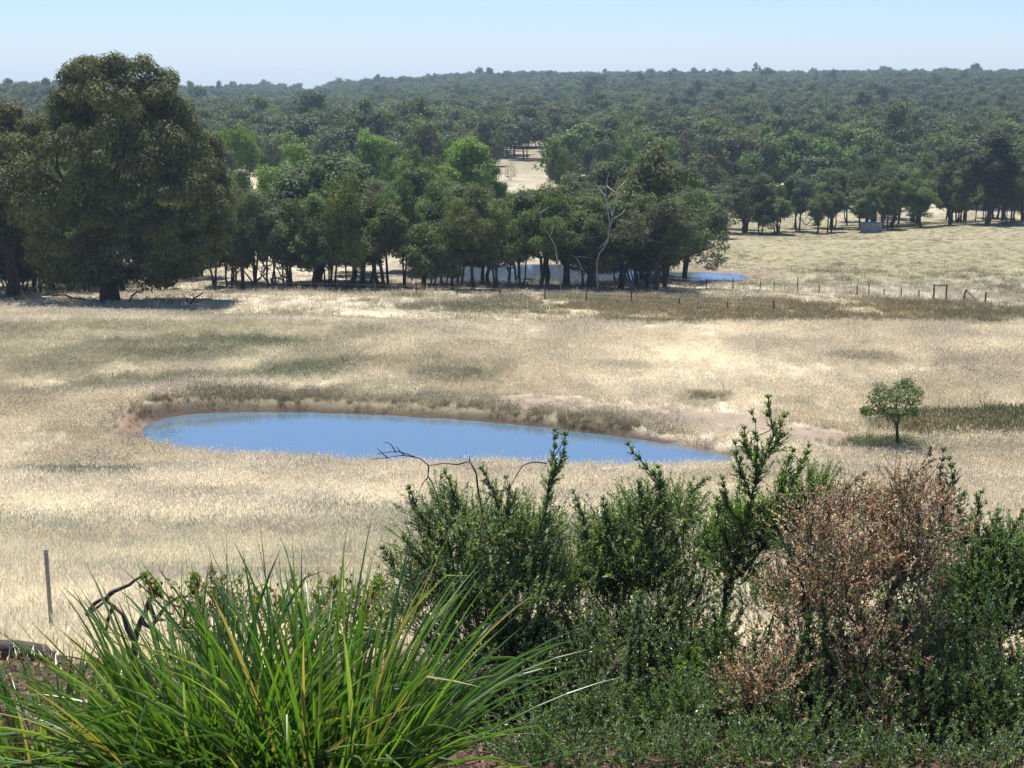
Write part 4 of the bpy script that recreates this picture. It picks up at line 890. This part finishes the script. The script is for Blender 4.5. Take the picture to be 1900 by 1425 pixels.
shrub('upright_shrub', 'tallest shrub, dark main stem and feathery upright green shoots', 1330, 8.6,
      [(1330, 1010, 8.6, .14), (1400, 1000, 8.6, .16), (1450, 960, 8.6, .14), (1360, 1060, 8.5, .15), (1500, 920, 8.6, .13), (1300, 1250, 8.4, .22), (1290, 1350, 8.2, .3), (1370, 960, 8.6, .10)],
      [[(1325, 1330, 8.5), (1340, 1150, 8.5), (1365, 1040, 8.5), (1385, 960, 8.5), (1400, 900, 8.5), (1405, 840, 8.5), (1396, 770, 8.5)], [(1400, 900, 8.5), (1420, 850, 8.55), (1435, 810, 8.55), (1425, 740, 8.55)], [(1425, 840, 8.5), (1445, 815, 8.5), (1452, 775, 8.5)], [(1395, 920, 8.5), (1375, 880, 8.5), (1365, 830, 8.5)],
       [(1385, 960, 8.5), (1440, 930, 8.6), (1475, 890, 8.6), (1500, 830, 8.6)], [(1440, 930, 8.6), (1460, 870, 8.6), (1470, 840, 8.6)], [(1475, 960, 8.6), (1510, 920, 8.6), (1528, 890, 8.6)], [(1365, 1040, 8.5), (1335, 980, 8.5), (1330, 930, 8.5)], [(1365, 1040, 8.5), (1430, 1010, 8.5), (1470, 980, 8.5)], [(1380, 980, 8.5), (1350, 940, 8.5), (1340, 890, 8.5)], [(1400, 1000, 8.5), (1450, 970, 8.5), (1490, 940, 8.5)], [(1405, 870, 8.5), (1385, 830, 8.5), (1380, 800, 8.5)]],
      (.13, .185, .06), n_shoot=1100, seed=5, mat=M_SHRUB, stem=.022)
rb = random.Random(31); BROWNB = []; WEAVE = []
BROWN_AREA = np.array([(1490, 960), (1570, 905), (1700, 900), (1740, 960), (1745, 1100), (1730, 1250), (1690, 1390), (1560, 1400), (1440, 1360), (1330, 1250), (1330, 1190), (1420, 1160), (1450, 1050)], float)
while len(BROWNB) < 95:
    x, y = rb.uniform(1320, 1750), rb.uniform(890, 1400)
    if poly_sd(np.array([x]), np.array([y]), BROWN_AREA)[0] < -12: BROWNB.append((x, y, rb.uniform(7.5, 8.3) - max(0, (y - 1150) / 500), rb.uniform(.09, .20)))
while len(WEAVE) < 34:
    x, y = rb.uniform(1400, 1900), rb.uniform(1000, 1400)
    WEAVE.append((x, y, rb.uniform(7.6, 8.5) - max(0, (y - 1150) / 500), rb.uniform(.08, .2)))
LOWB = []; LOWL = []
for q in range(44):
    x = 960 + q * 22 + rb.uniform(-25, 25); y = rb.uniform(1270, 1370); LOWB.append((x, y, rb.uniform(7.2, 7.9), rb.uniform(.12, .28)))
    if q % 2 == 0: LOWB.append((x, 1412, 6.8, .15)); LOWB.append((x + 12, 1420, 6.3, .12))
for q in range(26):
    x = rb.uniform(1060, 1890); y = rb.uniform(1070, 1230); Yq = rb.uniform(7.5, 8.1); dx = rb.uniform(-50, 50); LOWL.append([(x, 1330, Yq), (x + dx * .3, (1330 + y) / 2, Yq), (x + dx, y, Yq)])
shrub('brown_shrub', 'half dead shrub full of dry brown leaves, right of the foreground', 1570, 8.2,
      BROWNB,
      [[(1560, 960, 8.2), (1590, 930, 8.2), (1660, 905, 8.2), (1720, 870, 8.2)], [(1640, 950, 8.2), (1680, 900, 8.2), (1722, 860, 8.2), (1728, 835, 8.2)], [(1560, 950, 8.2), (1570, 910, 8.2), (1600, 880, 8.2)], [(1500, 1000, 8.1), (1530, 950, 8.1), (1550, 930, 8.1)], [(1630, 1180, 8.0), (1660, 1080, 8.0), (1690, 1010, 8.05)]],
      (.45, .355, .245), mixc=np.array([[1, 1, 1], [1.3, 1.2, 1.05], [.75, .7, .65], [1.1, .85, .7], [.4, .7, .4], [1.4, 1.45, 1.3], [.8, .6, .5]]), cut=-.15, leaf=(.019, .0082), n_shoot=2900, seed=6, mat=M_DEADLEAF, per=30, gap=.008, shoot=(.08, .24))
shrub('green_shrub', 'green shrub with a narrow silvery shoot behind the brown shrub', 1740, 8.9,
      [(1760, 960, 8.9, .09), (1750, 1010, 8.9, .13), (1770, 1100, 8.9, .2), (1720, 1200, 8.8, .3)],
      [[(1755, 1040, 8.9), (1752, 960, 8.9), (1745, 890, 8.9), (1748, 840, 8.9)], [(1752, 940, 8.9), (1768, 890, 8.9), (1764, 855, 8.9)], [(1760, 960, 8.9), (1785, 920, 8.9)]],
      SGG, n_shoot=520, seed=7, mat=M_SHRUB)
shrub('green_shrub', 'dense dark green shrub at the right photo edge', 1850, 8.3,
      [(1810, 1000, 8.4, .16), (1870, 1010, 8.4, .18), (1830, 1080, 8.3, .3), (1910, 1060, 8.3, .26), (1790, 1160, 8.2, .28), (1880, 1180, 8.1, .4), (1960, 1120, 8.3, .35), (1800, 1290, 7.9, .35), (1890, 1320, 7.8, .42), (1750, 1380, 7.6, .22), (1970, 1300, 8, .35)],
      [[(1815, 1010, 8.4), (1812, 960, 8.4), (1818, 915, 8.4)], [(1795, 1010, 8.4), (1780, 960, 8.4), (1772, 920, 8.4)], [(1870, 1010, 8.4), (1880, 980, 8.4), (1895, 950, 8.4)], [(1840, 1020, 8.4), (1845, 980, 8.4), (1850, 955, 8.4)]],
      SG2, n_shoot=2500, seed=8, mat=M_SHRUB)
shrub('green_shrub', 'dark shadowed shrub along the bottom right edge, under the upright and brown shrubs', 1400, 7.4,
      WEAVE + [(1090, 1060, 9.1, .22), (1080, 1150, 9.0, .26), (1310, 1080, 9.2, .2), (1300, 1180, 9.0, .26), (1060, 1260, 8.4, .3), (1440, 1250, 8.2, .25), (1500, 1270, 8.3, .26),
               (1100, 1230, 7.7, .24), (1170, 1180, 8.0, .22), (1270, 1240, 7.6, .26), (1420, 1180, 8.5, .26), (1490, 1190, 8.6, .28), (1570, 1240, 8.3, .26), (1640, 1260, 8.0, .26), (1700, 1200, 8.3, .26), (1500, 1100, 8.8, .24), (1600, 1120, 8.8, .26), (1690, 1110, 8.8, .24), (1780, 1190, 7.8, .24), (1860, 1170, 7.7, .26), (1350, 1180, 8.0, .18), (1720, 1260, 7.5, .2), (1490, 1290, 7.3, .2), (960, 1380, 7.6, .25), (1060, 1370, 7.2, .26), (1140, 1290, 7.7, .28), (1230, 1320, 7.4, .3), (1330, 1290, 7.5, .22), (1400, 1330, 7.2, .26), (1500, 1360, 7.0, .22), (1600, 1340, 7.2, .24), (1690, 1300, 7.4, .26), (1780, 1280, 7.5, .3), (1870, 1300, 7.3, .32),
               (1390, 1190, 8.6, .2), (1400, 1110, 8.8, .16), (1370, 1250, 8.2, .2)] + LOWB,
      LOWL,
      (.110, .150, .074), cut=-.14, n_shoot=5000, seed=9, mat=M_SHRUB)  # darker leaf colour paints in the deep shade low among the shrubs
shrub('lime_shrub', 'low yellow-green shrub with reddish tips behind the strappy leaves', 660, 8.8,
      [(640, 1110, 8.8, .14), (690, 1120, 8.8, .15), (600, 1130, 8.8, .15), (560, 1140, 8.8, .14), (650, 1180, 8.7, .25), (720, 1170, 8.8, .16), (500, 1140, 8.9, .14)],
      [[(690, 1110, 8.8), (700, 1080, 8.8)], [(620, 1120, 8.8), (618, 1085, 8.8)]],
      (.17, .19, .05), mixc=np.array([[1, 1, 1], [1.2, 1.2, .8], [.6, .7, .8], [1.0, .45, .5], [1.5, 1.5, 1.1]]), leaf=(.042, .017), n_shoot=200, seed=10, mat=M_SHRUB, per=16, gap=.02)
shrub('lime_shrub', 'small yellow-green shrub with red tips beside the gnarled dead shrub', 360, 8.9,
      [(360, 1110, 8.9, .12), (400, 1110, 8.9, .12), (340, 1150, 8.9, .14), (440, 1130, 8.9, .14), (390, 1170, 8.8, .2)],
      [[(370, 1110, 8.9), (362, 1075, 8.9)], [(300, 1110, 8.9), (270, 1075, 8.9)]],
      (.14, .18, .05), mixc=np.array([[1, 1, 1], [1.2, 1.2, .8], [.6, .7, .8], [1.2, .4, .5]]), leaf=(.04, .016), n_shoot=110, seed=12, mat=M_SHRUB, per=14, gap=.02)
# crooked bare twig over the water
limbs('bare_twig', [[(905, 990, 0), (888, 915, 0), (884, 880, 0), (872, 856, 0), (850, 862, 0), (820, 860, 0), (795, 864, 0)], [(795, 864, 0), (778, 850, 0), (750, 845, 0), (715, 850, 0), (688, 853, 0)], [(795, 864, 0), (794, 884, 0), (782, 902, 0), (778, 915, 0)], [(794, 884, 0), (806, 905, 0), (815, 930, 0), (830, 945, 0)], [(872, 856, 0), (871, 846, 0)], [(770, 848, 0), (740, 838, 0), (700, 842, 0)], [(750, 845, 0), (735, 828, 0)], [(720, 850, 0), (700, 832, 0)],
                   [(735, 840, 0), (725, 824, 0), (712, 820, 0)]], 8.6, .0075, M_TWIG, 'crooked leafless twig standing out against the near dam', 'twig', taper=.4, k=5, base=world(905, 990, 8.6))
limbs('bare_twig', [[(1015, 860, 0), (985, 858, 0), (970, 864, 0), (958, 882, 0), (950, 900, 0)], [(958, 882, 0), (965, 884, 0)]], 8.6, .005, M_TWIG, 'short arched bare twig left of the tall central shoot', 'twig', taper=.5, k=5, base=world(1015, 860, 8.6))

# ------------------------------------------------------------------ strappy grass tussocks
M_BLADE = foliage_mat('strap_leaf', 'object', rough=.32, spec=.6, trans=.38, tstr=(1.7, 1.75, .5))
M_SPIKE = noise_mat('seed_spike', (.12, .075, .045), (.34, .24, .15), 60)
def blade_geo(b, az, L, el0, bend, w, r, segs=9, kink=None):
    """arching strap leaf; returns verts (k,2..)"""
    p = np.array(b, float); el = el0; ds = L / segs; d2 = np.array([math.cos(az), math.sin(az), 0]); side = np.array([-math.sin(az), math.cos(az), 0]); tw = r.uniform(-.9, .9)
    V = []
    for k in range(segs + 1):
        t = k / segs; dr = d2 * math.cos(el) + np.array([0, 0, math.sin(el)]); nn = np.cross(dr, side); s_ = side * math.cos(tw * t + tw) + nn * math.sin(tw * t + tw); up_ = np.cross(s_, dr)
        wd = w * (min(1, .55 + t * 1.5) if t < .5 else 1 - ((t - .5) / .5) ** 2.2) * .5 + .0004
        V += [p - s_ * wd + up_ * wd * .35, p, p + s_ * wd + up_ * wd * .35]
        p = p + dr * ds; el -= bend * (.35 + 1.3 * t) / segs
        if kink and k == kink: el -= r.uniform(.5, 1.1)
    f = []
    for k in range(segs): f += [[3 * k, 3 * k + 1, 3 * k + 4, 3 * k + 3], [3 * k + 1, 3 * k + 2, 3 * k + 5, 3 * k + 4]]
    return np.array(V), np.array(f)
def tussock(px, Y, n, label, seed, extra, amin, lmax=1.25):
    r = np.random.default_rng(seed); b = at(px, Y); o = empty('strap_grass', b); tag(o, label, 'grass tussock'); big = []
    for i in range(n):
        a = r.uniform(0, 2 * np.pi); q = .30 * math.sqrt(r.uniform()); az = a + r.normal(0, .5); L = r.uniform(.65, lmax); el = math.radians(np.clip(r.normal(64, 15), 22, 89)); bend = r.uniform(.15, 1.25) * (1.2 if el < 1.1 else .8)
        V, Fq = blade_geo([q * math.cos(a), q * math.sin(a), -.03], az, L, el, bend, r.uniform(.009, .023), r, kink=r.integers(5, 8) if r.uniform() < .14 else None)
        big.append((V, Fq, L))
    for (tx, ty, dy, w) in extra:    # blades whose tips are seen against the paddock
        tipw = world(tx, ty, Y + dy) - b; q = r.uniform(.0, .18); b0 = np.array([np.sign(tipw[0]) * q, r.uniform(-.1, .15), -.03]); d = tipw - b0; az = math.atan2(d[1], d[0]); hd = math.hypot(d[0], d[1]); el0 = math.atan2(d[2], hd); bend = r.uniform(.08, .35) * (1 if hd > .3 else .5)
        V, Fq = blade_geo(b0, az, np.linalg.norm(d) * (1 + bend * .04), el0 + bend * .5, bend, w, r, 10); big.append((V, Fq, 9))
    big.sort(key=lambda t: -t[2]); nb = 150; rest = big[nb:]
    cols_ = [(.08, .165, .032), (.058, .125, .03), (.11, .20, .038), (.18, .24, .09), (.042, .095, .028)]
    for V, Fq, L in big[:nb]:
        c = put('blade', mesh('blade', V, [Fq], [M_BLADE], np.repeat(np.linspace(.75, 1.15, len(V) // 3), 3)), o); k = random.choice(cols_) if random.random() > .06 else (.30, .24, .12); c.color = (*k, 1)
    V, Fq = merge([(a, b_) for a, b_, _ in rest]); tt = np.concatenate([np.repeat(np.linspace(.7, 1.15, len(a) // 3), 3)[:, None] * (np.array([2.3, 1.3, 2.0]) if r.uniform() < .13 else np.ones(3)) * r.uniform(.65, 1.4) for a, _, _ in rest])
    c = put('blade_mass', mesh('blade_mass', V, [Fq], [M_BLADE], tt), o); c.color = (.075, .145, .034, 1); c['kind'] = 'stuff'
    for i in range(9):
        a = r.uniform(0, 6.28); el = r.uniform(.8, 1.3); L = r.uniform(.35, .6); d = np.array([math.cos(a) * math.cos(el), math.sin(a) * math.cos(el), math.sin(el)]); p0 = np.array([0.1 * math.cos(a), .1 * math.sin(a), 0]) + d * L * .55; m = 260
        t = r.uniform(0, 1, m); P_ = p0 + d * (t * L * .6)[:, None] + rdir(m, r) * .011; V, Fq = leaves(P_, unit(d + rdir(m, r) * .9), rdir(m, r), np.full(m, .016), np.full(m, .006)); V2, F2 = tubes([p0 - d * L * .55], [p0 + d * L * .6], [.003], [.002], 4); V, Fq = merge([(V, Fq), (V2, F2)])
        put('seed_spike', mesh('seed_spike', V, [Fq], [M_SPIKE]), o)
    return o
tussock(400, 5.9, 500, 'large clump of green strappy leaves at lower left, its left tussock', 21,
        [(230, 1015, .1, .011), (150, 1050, .1, .011), (340, 1000, .2, .006), (352, 1030, .1, .011), (418, 1010, .1, .011), (35, 1015, 0, .004), (0, 1130, 0, .010), (-20, 1180, 0, .01), (455, 1040, .1, .006), (268, 1075, .1, .007), (380, 1080, .1, .01), (60, 1165, 0, .006), (180, 1090, .1, .006), (-10, 1250, -.1, .01), (300, 1120, 0, .009), (-40, 1310, -.2, .01), (100, 1170, 0, .008)], 0)
tussock(120, 6.3, 170, 'small strappy clump at the bottom left corner beside the large clump', 23, [(20, 1330, 0, .009), (90, 1290, 0, .009), (-30, 1360, 0, .009)], 0, .8)
tussock(600, 5.8, 540, 'large clump of green strappy leaves at lower left, its right tussock', 22,
        [(540, 990, .1, .011), (512, 1010, .2, .007), (645, 995, .1, .010), (590, 1040, .15, .008), (710, 1018, .1, .015), (605, 1045, .1, .006), (560, 1080, .1, .01), (660, 1060, .1, .008), (740, 1110, .1, .005), (880, 1165, .1, .009), (950, 1170, .1, .008), (1020, 1215, 0, .007), (1050, 1305, -.1, .009), (1175, 1382, -.3, .009), (985, 1330, -.2, .009), (920, 1190, 0, .009), (850, 1170, 0, .01), (960, 1240, -.1, .008), (1080, 1400, -.3, .01), (780, 1150, .1, .01), (480, 1060, .1, .01)], 0, 1.35)

# ------------------------------------------------------------------ haze
hb = put('haze', None) if False else None
V, Fq = boxv(np.array([0, 1600, 27.]), np.array([8400, 3900, 58.]))
mh, N, L = newmat('haze_air'); pv = N.new('ShaderNodeVolumePrincipled'); pv.inputs['Density'].default_value = .00018; pv.inputs['Color'].default_value = (.62, .82, 1, 1); pv.inputs['Anisotropy'].default_value = .2
oo = N.new('ShaderNodeOutputMaterial'); L.new(pv.outputs[0], oo.inputs['Volume'])
hz = put('haze', mesh('haze', V, [Fq], [mh])); tag(hz, 'thin blue summer haze over the hills', 'haze', kind='stuff')
print('TREES', len(TREES), 'far', len(far_i), 'near forest', len(near_i), 'zmin', GZ.min(), 'zmax', GZ.max())
